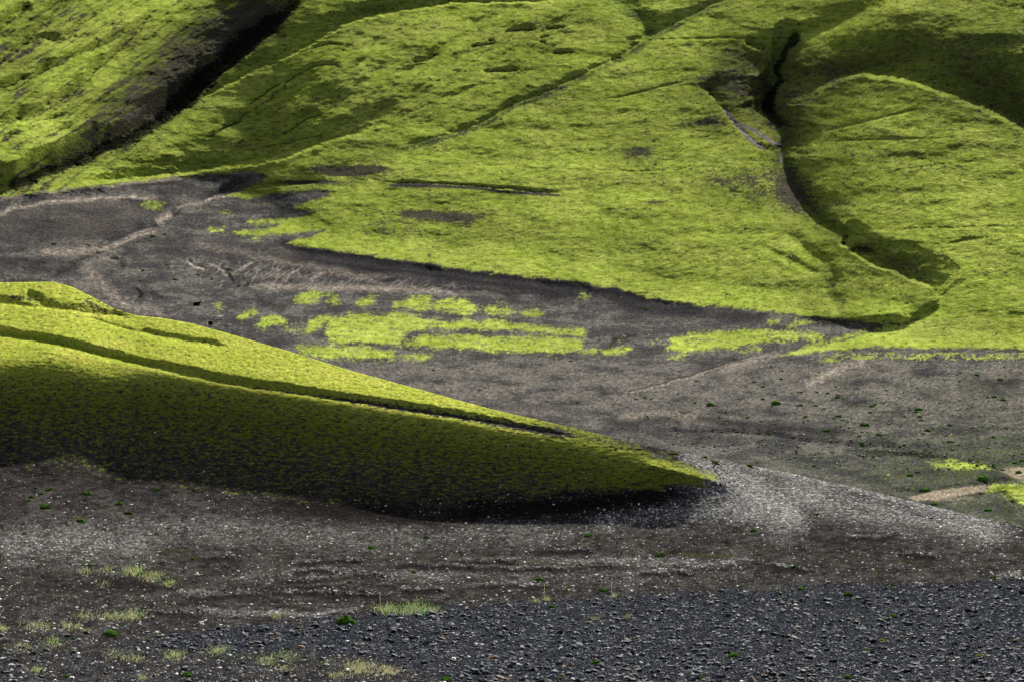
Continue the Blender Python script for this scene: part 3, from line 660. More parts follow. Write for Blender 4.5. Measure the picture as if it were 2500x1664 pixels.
for p, W, am in [([(170, 1428), (300, 1422), (440, 1436)], 7, .9), ([(200, 1410), (330, 1414), (400, 1424)], 4, .7), ([(260, 1508), (350, 1512), (400, 1506)], 4, .6), ([(500, 1596), (560, 1598)], 6, .7), ([(650, 1622), (720, 1616)], 5, .6), ([(0, 1150), (200, 1165), (450, 1195)], 16, .3), ([(560, 1225), (800, 1245), (1050, 1275), (1250, 1245), (1450, 1230), (1620, 1210), (1740, 1190)], 30, 1.0), ([(1100, 1250), (1400, 1235), (1640, 1205)], 30, .9),
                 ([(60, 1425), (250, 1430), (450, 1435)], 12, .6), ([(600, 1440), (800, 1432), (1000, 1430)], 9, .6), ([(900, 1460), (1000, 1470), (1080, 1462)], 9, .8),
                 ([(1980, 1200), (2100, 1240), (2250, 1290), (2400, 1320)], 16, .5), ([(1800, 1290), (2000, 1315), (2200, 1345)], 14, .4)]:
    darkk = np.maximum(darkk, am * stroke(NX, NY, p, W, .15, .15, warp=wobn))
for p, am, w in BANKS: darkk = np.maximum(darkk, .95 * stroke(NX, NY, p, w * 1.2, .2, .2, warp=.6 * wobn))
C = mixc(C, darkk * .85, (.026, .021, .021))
# blue grey stony ground of the foreground
gb = P([-900, 0, 150, 380, 470, 560, 680, 800, 900, 1000, 1100, 1300, 1500, 1700, 1900, 2100, 2300, 2500, 3400], [1640, 1620, 1590, 1560, 1545, 1532, 1520, 1508, 1500, 1496, 1480, 1468, 1456, 1446, 1436, 1424, 1424, 1420, 1400])
GB = np.broadcast_to(gb, NX.shape)
low2 = P([-900, 0, 300, 520, 700, 900, 1050, 1200, 1400, 3400], [1500, 1560, 1580, 1600, 1590, 1600, 1650, 1700, 1900, 3000])   # below this the left foreground is soil again
gk = sst(-14, 12, NY - GB + 1.6 * wobn) * (1 - .8 * sst(-16, 12, NY - np.broadcast_to(low2, NX.shape) + 2 * wobn))
C = mixc(C, .8 * hmask * (1 - np.clip(1.2 * darkk, 0, 1)) * (1 - .75 * sst(.45, .95, rel)), (.125, .118, .112))
C = mixc(C, gk, (.040, .046, .060))
C = C * (1 + gk * (.5 * n_c + .3 * n_b))[..., None]
# greenish flushes on the plain
gfl = .5 * stroke(NX, NY, [(1640, 1350), (1720, 1354), (1800, 1362)], 7) + .35 * stroke(NX, NY, [(1200, 1366), (1400, 1372), (1600, 1378)], 8) + .3 * stroke(NX, NY, [(100, 1350), (300, 1352), (500, 1340)], 12) + .25 * stroke(NX, NY, [(1200, 1400), (1400, 1404)], 8) + .35 * blob(NX, NY, 600, 1600, 250, 22) + .35 * blob(NX, NY, 130, 1580, 120, 14) + .2 * stroke(NX, NY, [(2100, 1260), (2300, 1290), (2400, 1300)], 8)
C = mixc(C, sst(.25, .7, gfl + .3 * r_hill_hf), (.085, .105, .022))
C = C * np.exp(.45 * n_c + .22 * n_b + .12 * n_a)[..., None]
C = mixc(C, low_sp * (1 - gk) * (1 - darkk), (.07, .085, .022))
# moss colours
tone = fbm(NX / 160, NY / 50, 3, 251)
G = np.zeros(NX.shape + (3,), f32) + np.array((.300, .345, .050), f32)
G = mixc(G, sst(-.2, .8, tone + .5 * n_b) * .5, (.40, .395, .085))
G = mixc(G, sst(.2, .9, -n_c) * .5, (.17, .19, .015))
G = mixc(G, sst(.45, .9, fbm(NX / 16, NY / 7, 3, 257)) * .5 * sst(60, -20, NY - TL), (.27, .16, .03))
G = mixc(G, sst(-.1, .35, rel), (.135, .155, .018))  # shade of the steep face put into a darker moss colour
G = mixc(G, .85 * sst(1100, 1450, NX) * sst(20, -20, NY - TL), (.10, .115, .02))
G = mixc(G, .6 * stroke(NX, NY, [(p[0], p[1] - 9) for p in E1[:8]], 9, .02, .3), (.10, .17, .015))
G = G * np.exp(.30 * n_c + .15 * n_b)[..., None]
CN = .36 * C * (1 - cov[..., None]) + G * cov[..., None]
# reddish dry stems along the lower crest
CN = mixc(CN, .5 * stroke(NX, NY, [(p[0], p[1] + 5) for p in E1[6:12]], 4, .1, .1) * sst(-.1, .4, n_c), (.20, .10, .03))
CN = np.clip(CN, .008, .8)
bk_x, bk_y, bk_z = [], [], []
D1, Z1 = WY[-1], WZ[-1]
for i in range(1, 15):
    k_ = i / 14
    Dk = D1 + (np.maximum(Z1 + 15, 2)) * 2.4 * k_ ** 1.2
    zk = Z1 + (-15 - Z1) * k_ ** 1.5
    bk_x.append((XS - CX) / F * Dk); bk_y.append(Dk); bk_z.append(zk)
WXF = np.vstack([WX, np.stack(bk_x)]); WYF = np.vstack([WY, np.stack(bk_y)]); WZF = np.vstack([WZ, np.stack(bk_z)])
def padn(A): return np.concatenate([A, np.repeat(A[-1:], 14, 0)])
CNp, CVp, GKp, NXp, NYp, BSp = padn(CN), padn(cov), padn(gk), padn(NX), padn(NY), padn(BS)

gn = fbm(WXF[-14:] / 2, WYF[-14:] / 3, 4, 305, .65)[..., None]
mk = sst(1750, 1500, NXp[-14:])[..., None]
CNp[-14:] = (np.array((.16, .18, .03)) * mk + np.array((.06, .057, .053)) * (1 - mk)) * np.exp(.5 * gn)
# ------------------------------------------------------------------ meshes
def sheet_meshes(VX, VY, VZ, COLR, MOSS, regions, mats):
    """regions: int array per face -> one object for each; kept seamless with shared smooth normals"""
    nr, nc = VX.shape
    co = np.stack([VX, VY, VZ], -1).reshape(-1, 3).astype(f32)
    fi = (np.arange(nr - 1)[:, None] * nc + np.arange(nc - 1)[None, :])
    quads = np.stack([fi, fi + 1, fi + nc + 1, fi + nc], -1).reshape(-1, 4)
    cr = COLR.reshape(-1, 3); mo = MOSS.reshape(-1)
    out = {}
    # vertex normals over the whole sheet so that neighbours shade alike
    a = co.reshape(nr, nc, 3)
    gu = np.gradient(a, axis=1); gv = np.gradient(a, axis=0)
    nrm = np.cross(gu, gv).reshape(-1, 3); nrm /= np.maximum(np.linalg.norm(nrm, axis=1, keepdims=True), 1e-9)
    nrm = np.where(nrm[:, 2:3] < 0, -nrm, nrm)
    reg = regions.reshape(-1)
    for r, (name, m, kind, label) in mats.items():
        q = quads[reg == r]
        if not len(q): continue
        used = np.unique(q); remap = np.full(len(co), -1, np.int64); remap[used] = np.arange(len(used))
        qq = remap[q]
        me = bpy.data.meshes.new(name)
        me.vertices.add(len(used)); me.vertices.foreach_set('co', co[used].ravel())
        me.loops.add(qq.size); me.loops.foreach_set('vertex_index', qq.ravel().astype(np.int32))
        me.polygons.add(len(qq)); me.polygons.foreach_set('loop_start', np.arange(0, qq.size, 4, dtype=np.int32))
        me.update(calc_edges=True)
        me.polygons.foreach_set('use_smooth', np.ones(len(qq), bool))
        at = me.attributes.new('ground_colour', 'FLOAT_COLOR', 'POINT')
        at.data.foreach_set('color', np.concatenate([cr[used], np.ones((len(used), 1), f32)], 1).ravel().astype(f32))
        at = me.attributes.new('moss', 'FLOAT', 'POINT'); at.data.foreach_set('value', mo[used].astype(f32))
        me.normals_split_custom_set_from_vertices(nrm[used].astype(f32))
        me.materials.append(m)
        o = bpy.data.objects.new(name, me); col.objects.link(o)
        o['kind'] = kind
        if label: o['label'] = label
        out[name] = o
    return out

def mat(name):
    m = bpy.data.materials.new(name); m.use_nodes = True
    nt = m.node_tree; b = nt.nodes['Principled BSDF']
    b.inputs['Roughness'].default_value = .9
    b.inputs['Specular IOR Level'].default_value = 0.0
    return m, nt, b
def N(nt, typ, **kw):
    n = nt.nodes.new(typ)
    for k_, v_ in kw.items():
        if k_.startswith('i_'): n.inputs[k_[2:].replace('_', ' ')].default_value = v_
        else: setattr(n, k_, v_)
    return n
def terrain_mat(name, sc1, sc2, bumpd, mossd):
    m, nt, b = mat(name); lk = nt.links.new
    att = N(nt, 'ShaderNodeAttribute', attribute_name='ground_colour')
    am = N(nt, 'ShaderNodeAttribute', attribute_name='moss')
    tc = N(nt, 'ShaderNodeTexCoord')
    n1 = N(nt, 'ShaderNodeTexNoise'); n1.inputs['Scale'].default_value = sc1; n1.inputs['Detail'].default_value = 4; n1.inputs['Roughness'].default_value = .65
    n2 = N(nt, 'ShaderNodeTexNoise'); n2.inputs['Scale'].default_value = sc2; n2.inputs['Detail'].default_value = 3; n2.inputs['Roughness'].default_value = .7
    lk(tc.outputs['Object'], n1.inputs['Vector']); lk(tc.outputs['Object'], n2.inputs['Vector'])
    mr = N(nt, 'ShaderNodeMapRange'); mr.inputs[1].default_value = .36; mr.inputs[2].default_value = .64; mr.inputs[3].default_value = .7; mr.inputs[4].default_value = 1.27
    lk(n2.outputs[0], mr.inputs[0])
    vm = N(nt, 'ShaderNodeVectorMath', operation='SCALE')
    lk(att.outputs['Color'], vm.inputs[0]); lk(mr.outputs[0], vm.inputs['Scale'])
    lk(vm.outputs[0], b.inputs['Base Color'])
    md_ = N(nt, 'ShaderNodeMath', operation='MULTIPLY_ADD'); md_.inputs[1].default_value = mossd * .5; md_.inputs[2].default_value = bumpd
    lk(am.outputs['Fac'], md_.inputs[0])
    ad = N(nt, 'ShaderNodeMath', operation='ADD'); lk(n1.outputs[0], ad.inputs[0])
    m2 = N(nt, 'ShaderNodeMath', operation='MULTIPLY'); m2.inputs[1].default_value = sc1 / sc2 * 1.2; lk(n2.outputs[0], m2.inputs[0]); lk(m2.outputs[0], ad.inputs[1])
    bp = N(nt, 'ShaderNodeBump'); bp.inputs['Strength'].default_value = 1.0
    lk(md_.outputs[0], bp.inputs['Distance']); lk(ad.outputs[0], bp.inputs['Height'])
    lk(bp.outputs[0], b.inputs['Normal'])
    return m
m_far = terrain_mat('mossy_hillside', .55, 1.9, .25, .55)
m_near = terrain_mat('near_ground', 2.6, 11.0, .035, .09)

fr = np.zeros((VXF.shape[0] - 1, VXF.shape[1] - 1), np.int32)
c_ = lambda A: A[:-1, :-1]
fr[:] = 1
fr[c_(PMp) > .5] = 0
fr[(c_(PPp) > .5) & (c_(FMp) > .45) & (c_(PMp) <= .5)] = 2
fr[:14] = 1; fr[-15:] = 0
OB = sheet_meshes(VXF, VYF, VZF, CFp, FMp, fr, {
    0: ('hills', m_far, 'structure', 'steep hillside covered in bright yellow green moss, cut by dark ravines'),
    1: ('valley_floor', m_far, 'structure', 'bare grey brown gravel floor of the valley behind the near hill'),
    2: ('moss', m_far, 'stuff', 'ragged patches of yellow green moss lying on the grey valley floor')})
nrg = np.zeros((WXF.shape[0] - 1, WXF.shape[1] - 1), np.int32)
nrg[:] = 1
nrg[(c_(NYp) < c_(BSp))] = 0
OB.update(sheet_meshes(WXF, WYF, WZF, CNp, CVp, nrg, {
    0: ('hill', m_near, 'structure', 'low near hill, mossy on the left and running out as a pebbly grey spur on the right'),
    1: ('ground', m_near, 'structure', 'dark sand and blue grey gravel plain in the foreground')}))
print('TERRAIN', sum(len(o.data.polygons) * 2 for o in OB.values()))
#OBJECTS_HERE
# ------------------------------------------------------------------ placing things on the ground
def _bil(A, r, c):
    r = np.clip(r, 0, A.shape[0] - 1.001); c = np.clip(c, 0, A.shape[1] - 1.001)
    r0 = r.astype(int); c0 = c.astype(int); fr_ = r - r0; fc = c - c0
    return (A[r0, c0] * (1 - fr_) * (1 - fc) + A[r0 + 1, c0] * fr_ * (1 - fc) + A[r0, c0 + 1] * (1 - fr_) * fc + A[r0 + 1, c0 + 1] * fr_ * fc)
_ci = np.arange(len(XS))
def near_rc(px, py):
    px = np.atleast_1d(np.asarray(px, float)); py = np.atleast_1d(np.asarray(py, float))
    c = np.interp(px, XS, _ci); cr = np.interp(px, XS, crest)
    t_ = np.clip((1690 - py) / (1690 - cr), 0, 1) ** (1 / .97)
    return 14 + t_ * (NN - 1), c
def far_rc(px, py):
    px = np.atleast_1d(np.asarray(px, float)); py = np.atleast_1d(np.asarray(py, float))
    c = np.interp(px, XS, _ci); yb = np.interp(px, XS, ybot)
    return np.clip((yb - py) / (yb + 24), 0, 1) * (NF - 1), c
def near_pt(px, py):
    r, c = near_rc(px, py); return np.stack([_bil(WX, r, c), _bil(WY, r, c), _bil(WZ, r, c)], -1)
def far_pt(px, py):
    r, c = far_rc(px, py); return np.stack([_bil(VX, r, c), _bil(VY, r, c), _bil(VZ, r, c)], -1)

# ------------------------------------------------------------------ loose gravel (uncountable): pebbles instanced on points
def simple_mat(name, rgb, rough=.85, spec=.2, noise=0.0, scale=20):
    m, nt, b = mat(name)
    b.inputs['Roughness'].default_value = rough; b.inputs['Specular IOR Level'].default_value = spec
    if noise:
        tc = N(nt, 'ShaderNodeTexCoord'); n = N(nt, 'ShaderNodeTexNoise'); n.inputs['Scale'].default_value = scale; n.inputs['Detail'].default_value = 3
        nt.links.new(tc.outputs['Object'], n.inputs['Vector'])
        r = N(nt, 'ShaderNodeValToRGB'); r.color_ramp.elements[0].position = .35; r.color_ramp.elements[1].position = .65
        r.color_ramp.elements[0].color = (*[c * (1 - noise) for c in rgb], 1); r.color_ramp.elements[1].color = (*[min(1, c * (1 + noise)) for c in rgb], 1)
        nt.links.new(n.outputs[0], r.inputs[0]); nt.links.new(r.outputs[0], b.inputs['Base Color'])
    else: b.inputs['Base Color'].default_value = (*rgb, 1)
    return m
m_peb, nt, b = mat('pebble')
b.inputs['Specular IOR Level'].default_value = .12; b.inputs['Roughness'].default_value = .7
ai = N(nt, 'ShaderNodeAttribute', attribute_name='pebble_colour', attribute_type='INSTANCER')
nt.links.new(ai.outputs['Color'], b.inputs['Base Color'])

def pebble_group():
    ng = bpy.data.node_groups.new('scatter_pebbles', 'GeometryNodeTree')
    ng.interface.new_socket('Geometry', in_out='INPUT', socket_type='NodeSocketGeometry')
    ng.interface.new_socket('Geometry', in_out='OUTPUT', socket_type='NodeSocketGeometry')
    gi = ng.nodes.new('NodeGroupInput'); go = ng.nodes.new('NodeGroupOutput')
    gti = ng.nodes.new('GeometryNodeGeometryToInstance')
    for i in range(5):
        ic = ng.nodes.new('GeometryNodeMeshIcoSphere'); ic.inputs['Radius'].default_value = 1.0; ic.inputs['Subdivisions'].default_value = 2 if i < 2 else 1
        sp = ng.nodes.new('GeometryNodeSetPosition')
        nz_ = ng.nodes.new('ShaderNodeTexNoise'); nz_.noise_dimensions = '4D'; nz_.inputs['W'].default_value = i * 3.7; nz_.inputs['Scale'].default_value = 1.3
        sb = ng.nodes.new('ShaderNodeVectorMath'); sb.operation = 'SUBTRACT'; sb.inputs[1].default_value = (.5, .5, .5)
        sc = ng.nodes.new('ShaderNodeVectorMath'); sc.operation = 'SCALE'; sc.inputs['Scale'].default_value = 1.5
        ng.links.new(nz_.outputs['Color'], sb.inputs[0]); ng.links.new(sb.outputs[0], sc.inputs[0]); ng.links.new(sc.outputs[0], sp.inputs['Offset'])
        ng.links.new(ic.outputs['Mesh'], sp.inputs['Geometry'])
        sm = ng.nodes.new('GeometryNodeSetMaterial'); sm.inputs['Material'].default_value = m_peb
        ng.links.new(sp.outputs[0], sm.inputs['Geometry']); ng.links.new(sm.outputs[0], gti.inputs[0])
    iop = ng.nodes.new('GeometryNodeInstanceOnPoints'); iop.inputs['Pick Instance'].default_value = True
    na = ng.nodes.new('GeometryNodeInputNamedAttribute'); na.data_type = 'FLOAT_VECTOR'; na.inputs['Name'].default_value = 'pebble_size'
    nr_ = ng.nodes.new('GeometryNodeInputNamedAttribute'); nr_.data_type = 'FLOAT_VECTOR'; nr_.inputs['Name'].default_value = 'pebble_turn'
    ng.links.new(gi.outputs[0], iop.inputs['Points']); ng.links.new(gti.outputs[0], iop.inputs['Instance'])
    ng.links.new(na.outputs[0], iop.inputs['Scale']); 
    er = ng.nodes.new('FunctionNodeEulerToRotation'); ng.links.new(nr_.outputs[0], er.inputs[0]); ng.links.new(er.outputs[0], iop.inputs['Rotation'])
    ng.links.new(iop.outputs[0], go.inputs[0])
    return ng
PG = pebble_group()
def scatter(name, pts, rad, colr, flat, label):
    n = len(pts)
    me = bpy.data.meshes.new(name); me.vertices.add(n); me.vertices.foreach_set('co', pts.astype(f32).ravel())
    sz = np.stack([rad * rng.uniform(.8, 1.3, n), rad * rng.uniform(.7, 1.1, n), rad * flat * rng.uniform(.7, 1.2, n)], -1)
    a = me.attributes.new('pebble_size', 'FLOAT_VECTOR', 'POINT'); a.data.foreach_set('vector', sz.astype(f32).ravel())
    tr = np.stack([rng.normal(0, .3, n), rng.normal(0, .3, n), rng.uniform(0, 6.28, n)], -1)
    a = me.attributes.new('pebble_turn', 'FLOAT_VECTOR', 'POINT'); a.data.foreach_set('vector', tr.astype(f32).ravel())
    a = me.attributes.new('pebble_colour', 'FLOAT_COLOR', 'POINT'); a.data.foreach_set('color', np.concatenate([colr, np.ones((n, 1))], 1).astype(f32).ravel())
    me.materials.append(m_peb)
    o = bpy.data.objects.new(name, me); col.objects.link(o); o['kind'] = 'stuff'; o['label'] = label
    md_ = o.modifiers.new('scatter', 'NODES'); md_.node_group = PG
    return o
def sample_near(n, wfun, x0=-60, x1=2560, y0=1040, y1=1690):
    px = rng.uniform(x0, x1, n); py = rng.uniform(y0, y1, n)
    ok = py > np.interp(px, XS, crest) + 1
    px, py = px[ok], py[ok]
    r, c = near_rc(px, py)
    w = wfun(px, py, r, c)
    k_ = rng.random(len(px)) < w
    return px[k_], py[k_], r[k_], c[k_]
pal = np.clip(palek * (.35 + .9 * vb) , 0, 1.2)
dk = darkk
clump = sst(-.3, .5, n_b + .4 * n_a)
# foreground stones
px, py, r, c = sample_near(230000, lambda px, py, r, c: np.maximum(_bil(gk, r, c) ** 2, .16 * sst(1500, 1600, py)) * (.35 + .65 * _bil(clump, r, c)), y0=1400)
n = len(px); pts = np.stack([_bil(WX, r, c), _bil(WY, r, c), _bil(WZ, r, c)], -1)
rad = np.clip(.0085 * rng.random(n) ** -.52, 0, .12)
v = rng.lognormal(-3.45, .65, n)
colr = v[:, None] * np.array([.76, .97, 1.30]) 
kk = rng.random(n)
colr[kk < .032] = (rng.uniform(.35, .75, (kk < .032).sum()))[:, None] * np.array([1, .95, .86]); rad[kk < .032] = np.clip(rad[kk < .032], 0, .035)
bs = (kk > .032) & (kk < .05); colr[bs] = np.array([.16, .09, .05]) * rng.uniform(.5, 1.2, (bs.sum(), 1))
pts[:, 2] += rad * .1
scatter('gravel', pts, rad, np.clip(colr, .01, .85), .6, 'blue grey basalt gravel with scattered white pebbles covering the foreground')
print('GRAVEL', n)
# pale pumice pebbles on the plain and the spur
px, py, r, c = sample_near(700000, lambda px, py, r, c: np.clip(.05 + 1.0 * _bil(pal, r, c) * (.75 + .6 * (px > 1450)) + .06 * _bil(clump, r, c), 0, 1) * (1 - .985 * np.clip(_bil(cov, r, c) * 1.3 + 1.0 * _bil(hmask, r, c), 0, 1)) * (1 - .96 * np.clip(_bil(dk, r, c), 0, 1)) * (1 - .75 * _bil(gk, r, c)))
n = len(px); pts = np.stack([_bil(WX, r, c), _bil(WY, r, c), _bil(WZ, r, c)], -1)
rad = np.clip(.0105 * rng.random(n) ** -.46, 0, .065)
colr = (.18 + .78 * rng.random(n) ** 1.3)[:, None] * np.array([1, .965, .90])
kk = rng.random(n) < .22; colr[kk] = rng.uniform(.02, .06, (kk.sum(), 1)) * np.ones(3)
scatter('pebbles', pts, rad, colr, .7, 'pale pumice pebbles strewn over the dark sand and the grey spur')
print('PEBBLES', n)

# ------------------------------------------------------------------ individual things
def link_mesh(name, verts, faces, m, smooth=False):
    me = bpy.data.meshes.new(name); me.from_pydata([tuple(map(float, v_)) for v_ in verts], [], faces); me.materials.append(m)
    if smooth: me.polygons.foreach_set('use_smooth', [True] * len(me.polygons))
    me.update(); return me
import bmesh
def ico(sub):
    bm = bmesh.new(); bmesh.ops.create_icosphere(bm, subdivisions=sub, radius=1)
    v_ = np.array([x.co[:] for x in bm.verts]); fc = [tuple(x.index for x in f.verts) for f in bm.faces]; bm.free(); return v_, fc
def n3(v_, k_, seed):
    return perlin((v_[:, 0] * k_ + v_[:, 2] * 1.3 + 50).astype(f32), (v_[:, 1] * k_ - v_[:, 2] * k_ + 50).astype(f32), seed)
IV2, IF2 = ico(2); IV3, IF3 = ico(3)
def stone_mesh(i, m):
    v_ = IV2.copy()
    for j in range(7):                                  # knock flat facets off
        d_ = rng.normal(size=3); d_ /= np.linalg.norm(d_); h_ = rng.uniform(.55, .8)
        pr = v_ @ d_; v_ = v_ - np.maximum(pr - h_, 0)[:, None] * d_
    v_ *= (1 + .08 * n3(v_, 2.2, 300 + i))[:, None]
    v_ *= [rng.uniform(1, 1.35), rng.uniform(.75, 1), rng.uniform(.5, .75)]
    return link_mesh('stone', v_, IF2, m)
m_dark = simple_mat('basalt', (.050, .056, .066), .7, .25, .5, 12)
m_white = simple_mat('pumice', (.60, .56, .50), .9, .1, .2, 15)
def grass_mat(name, rgb):
    m, nt, b = mat(name)
    b.inputs['Base Color'].default_value = (*rgb, 1)
    tr = N(nt, 'ShaderNodeBsdfTranslucent'); tr.inputs[0].default_value = (*[min(1, c * 1.15) for c in rgb], 1)
    mx = N(nt, 'ShaderNodeMixShader'); mx.inputs[0].default_value = .55
    nt.links.new(b.outputs[0], mx.inputs[1]); nt.links.new(tr.outputs[0], mx.inputs[2]); nt.links.new(mx.outputs[0], nt.nodes['Material Output'].inputs['Surface'])
    return m
m_cush = simple_mat('cushion_moss', (.040, .095, .012), 1, 0, .6, 18)
m_cush2 = simple_mat('brown_cushion_moss', (.060, .060, .014), 1, 0, .6, 18)
m_cush3 = simple_mat('valley_cushion', (.055, .125, .02), 1, 0, .5, 4)
SD = [stone_mesh(i, m_dark) for i in range(8)]; SW = [stone_mesh(20 + i, m_white) for i in range(5)]
def cushion_mesh(i, m):
    v_ = IV3.copy()
    v_ *= (1 + .22 * n3(v_, 1.6, 400 + i) + .10 * n3(v_, 5, 440 + i) + .09 * rng.random(len(v_)))[:, None]
    v_[:, 2] = np.where(v_[:, 2] < 0, v_[:, 2] * .3, v_[:, 2]) * .62
    return link_mesh('moss_cushion', v_, IF3, m)
CG = [cushion_mesh(i, m_cush) for i in range(5)]; CB = [cushion_mesh(10 + i, m_cush2) for i in range(3)]; CV = [cushion_mesh(20 + i, m_cush3) for i in range(4)]
ORD = ['largest', 'second largest', 'third largest', 'fourth largest', 'fifth largest', 'sixth largest', 'seventh largest', 'eighth largest', 'ninth largest', 'tenth largest']
def place_all(items, name, cat, noun, group, cell):
    """items: (px, py, r_px, meshes, sheet, squash, adjective)"""
    cells = {}
    for it in items: cells.setdefault((it[6], cell(it[0], it[1])), []).append(it)
    for (adj, cl), lst in cells.items():
        lst.sort(key=lambda t_: -t_[2])
        for i, (px, py, rp, meshes, sheet, sq, _) in enumerate(lst):
            p = (near_pt if sheet == 'n' else far_pt)(px, py)[0]
            r_ = rp * p[1] / F
            o = bpy.data.objects.new(name, random.choice(meshes)); col.objects.link(o)
            o.location = (p[0], p[1], p[2] + (r_ * .12 if name == 'stone' else -r_ * .05)); o.rotation_euler = (0, 0, random.uniform(0, 6.28))
            o.scale = (r_, r_ * random.uniform(.8, 1.1), r_ * sq)
            lab = f"{ORD[i]} {adj} {noun} {cl}" if i < 10 else f"small {adj} {noun} {cl}"
            o['label'] = lab; o['category'] = cat; o['group'] = group + (' ' + cl if i >= 10 else '')
def cell_n(x, y):
    cx = ['at the far left', 'left of centre', 'near the centre', 'right of centre', 'at the far right'][int(min(4, max(0, x // 500)))]
    if y < 1225: b_ = 'on the hill and its foot'
    elif y < 1330: b_ = 'on the upper sand plain'
    elif y < 1430: b_ = 'on the lower sand plain'
    elif y < 1540: b_ = 'at the upper gravel edge'
    else: b_ = 'in the front gravel'
    return b_ + ' ' + cx
def cell_f(x, y):
    cx = ['at the far left', 'left of centre', 'in the centre', 'right of centre', 'toward the right', 'at the far right'][int(min(5, max(0, x // 417)))]
    if y < 760: b_ = 'on the upper grey slope'
    elif y < 900: b_ = 'just below the mossy slopes'
    elif y < 960: b_ = 'high on the bare valley floor'
    elif y < 1010: b_ = 'midway down the valley floor'
    elif y < 1080: b_ = 'low on the valley floor'
    else: b_ = 'beside the sandy stream bed'
    return b_ + ' ' + cx
items = []
for x, y, r_ in [(845, 1520, 22), (270, 1550, 17), (455, 1648, 12), (1347, 1480, 8), (1437, 1308, 10), (1040, 1311, 7), (906, 1336, 8), (1611, 1355, 9), (1316, 1414, 9), (1468, 1440, 8), (1478, 1441, 7), (1458, 1619, 12), (1791, 1601, 12),
                 (1443, 1503, 5), (1089, 1660, 13), (2071, 1453, 12), (1956, 1438, 9), (1912, 1459, 6), (2120, 1588, 9), (2183, 1504, 9), (2069, 1652, 9), (1712, 1653, 7), (1941, 1381, 6), (2423, 1409, 8), (2177, 1426, 6), (1935, 1476, 5),
                 (90, 1190, 6), (119, 1195, 9), (100, 1205, 7), (77, 1213, 8), (70, 1221, 5), (111, 1239, 13), (212, 1205, 10), (207, 1219, 6), (238, 1230, 6), (253, 1238, 5), (291, 1230, 9), (312, 1253, 10), (196, 1272, 11), (384, 1195, 7),
                 (59, 1302, 6), (383, 1302, 5), (219, 1378, 6), (471, 1363, 6), (855, 1420, 7), (885, 1313, 5), (908, 1337, 6), (412, 1288, 5), (254, 1291, 6), (750, 1296, 4), (183, 1558, 7), (360, 1560, 5), (700, 1583, 8), (162, 1650, 7), (1380, 1440, 5), (1010, 1395, 6), (1995, 1255, 6), (1840, 1295, 8)]:
    items.append((x, y + 2, r_ * 1.1, CG, 'n', 1.35, 'green'))
for x, y, r_, q in [(590, 1296, 8, .6), (2154, 1561, 13, .6), (2393, 1599, 15, .6), (738, 1535, 10, .4), (1297, 1503, 8, .6), (880, 1566, 11, .3), (185, 1266, 12, .4), (1910, 1285, 9, .5), (1644, 1104, 14, .35), (1740, 1124, 15, .4), (1718, 1112, 10, .4), (1826, 1125, 16, .35), (1560, 1093, 9, .4), (1800, 1205, 6, .5), (2290, 1284, 8, .5), (1370, 1650, 12, .4), (1365, 1649, 7, .5), (2480, 1560, 12, .4)]:
    items.append((x, y + 2, r_, CB, 'n', q, 'brownish'))
place_all(items, 'moss_cushion', 'moss cushion', 'moss cushion', 'moss cushions on the near plain', cell_n)
items = []
LV = [(1895, 986, 11), (2046, 970, 6), (1733, 988, 8), (1954, 989, 6), (1992, 990, 5), (2021, 960, 5), (1863, 974, 5), (1826, 1019, 5), (1776, 1027, 5), (1755, 1019, 4), (2243, 1000, 8), (2246, 1017, 6), (2236, 1006, 5), (2110, 1038, 10), (2017, 1052, 8), (2047, 1016, 7), (1967, 1017, 5), (2442, 926, 6), (2427, 969, 6), (2449, 977, 7), (2098, 1065, 5), (2103, 1081, 5), (2145, 1062, 7), (2264, 1051, 7), (2317, 1038, 6), (2425, 1067, 6), (2319, 1078, 6), (2221, 1161, 8), (2258, 1199, 12), (2400, 1170, 12), (2480, 1130, 8), (1988, 1137, 6), (2128, 991, 6), (2124, 1007, 5), (1863, 944, 5), (1907, 925, 5), (2385, 915, 6), (2240, 1153, 6), (2325, 1097, 5), (2495, 1125, 6), (2487, 1154, 8), (1575, 971, 4), (1553, 974, 4), (1577, 756, 6), (1570, 752, 4), (1059, 903, 4), (1351, 950, 4), (1410, 981, 4), (1171, 951, 4), (1393, 881, 4), (1649, 1008, 3), (108, 641, 5), (350, 661, 5), (407, 647, 4), (427, 683, 5), (273, 665, 4), (483, 671, 4), (518, 682, 4), (132, 596, 5), (373, 578, 6), (402, 573, 5), (597, 679, 4), (583, 697, 4), (366, 589, 4), (500, 668, 3), (2170, 1238, 10), (2282, 1231, 7), (2412, 1246, 8)]
for x, y, r_ in LV: items.append((x, y + 1, r_ * 1.15, CV, 'f', 1.3, 'green'))
for i in range(150):
    x = 1500 + 1000 * random.random() ** .7; y = random.uniform(880, 1110)
    if y > np.interp(x, XS, crest) - 15 or random.random() > .35 + .65 * (y - 880) / 200: continue
    items.append((x, y, random.uniform(1.8, 5.0), CV, 'f', 1.3, 'green'))
for i in range(30):
    x = random.uniform(1000, 1800); y = random.uniform(870, 980)
    if y > np.interp(x, XS, crest) - 12: continue
    items.append((x, y, random.uniform(1.6, 3.2), CV, 'f', 1.1, 'green'))
for i in range(14):
    items.append((random.uniform(80, 700), random.uniform(630, 690), random.uniform(1.5, 3), CV, 'f', .8, 'green'))
place_all(items, 'moss_cushion', 'moss cushion', 'moss cushion', 'moss cushions on the valley floor', cell_f)
items = []
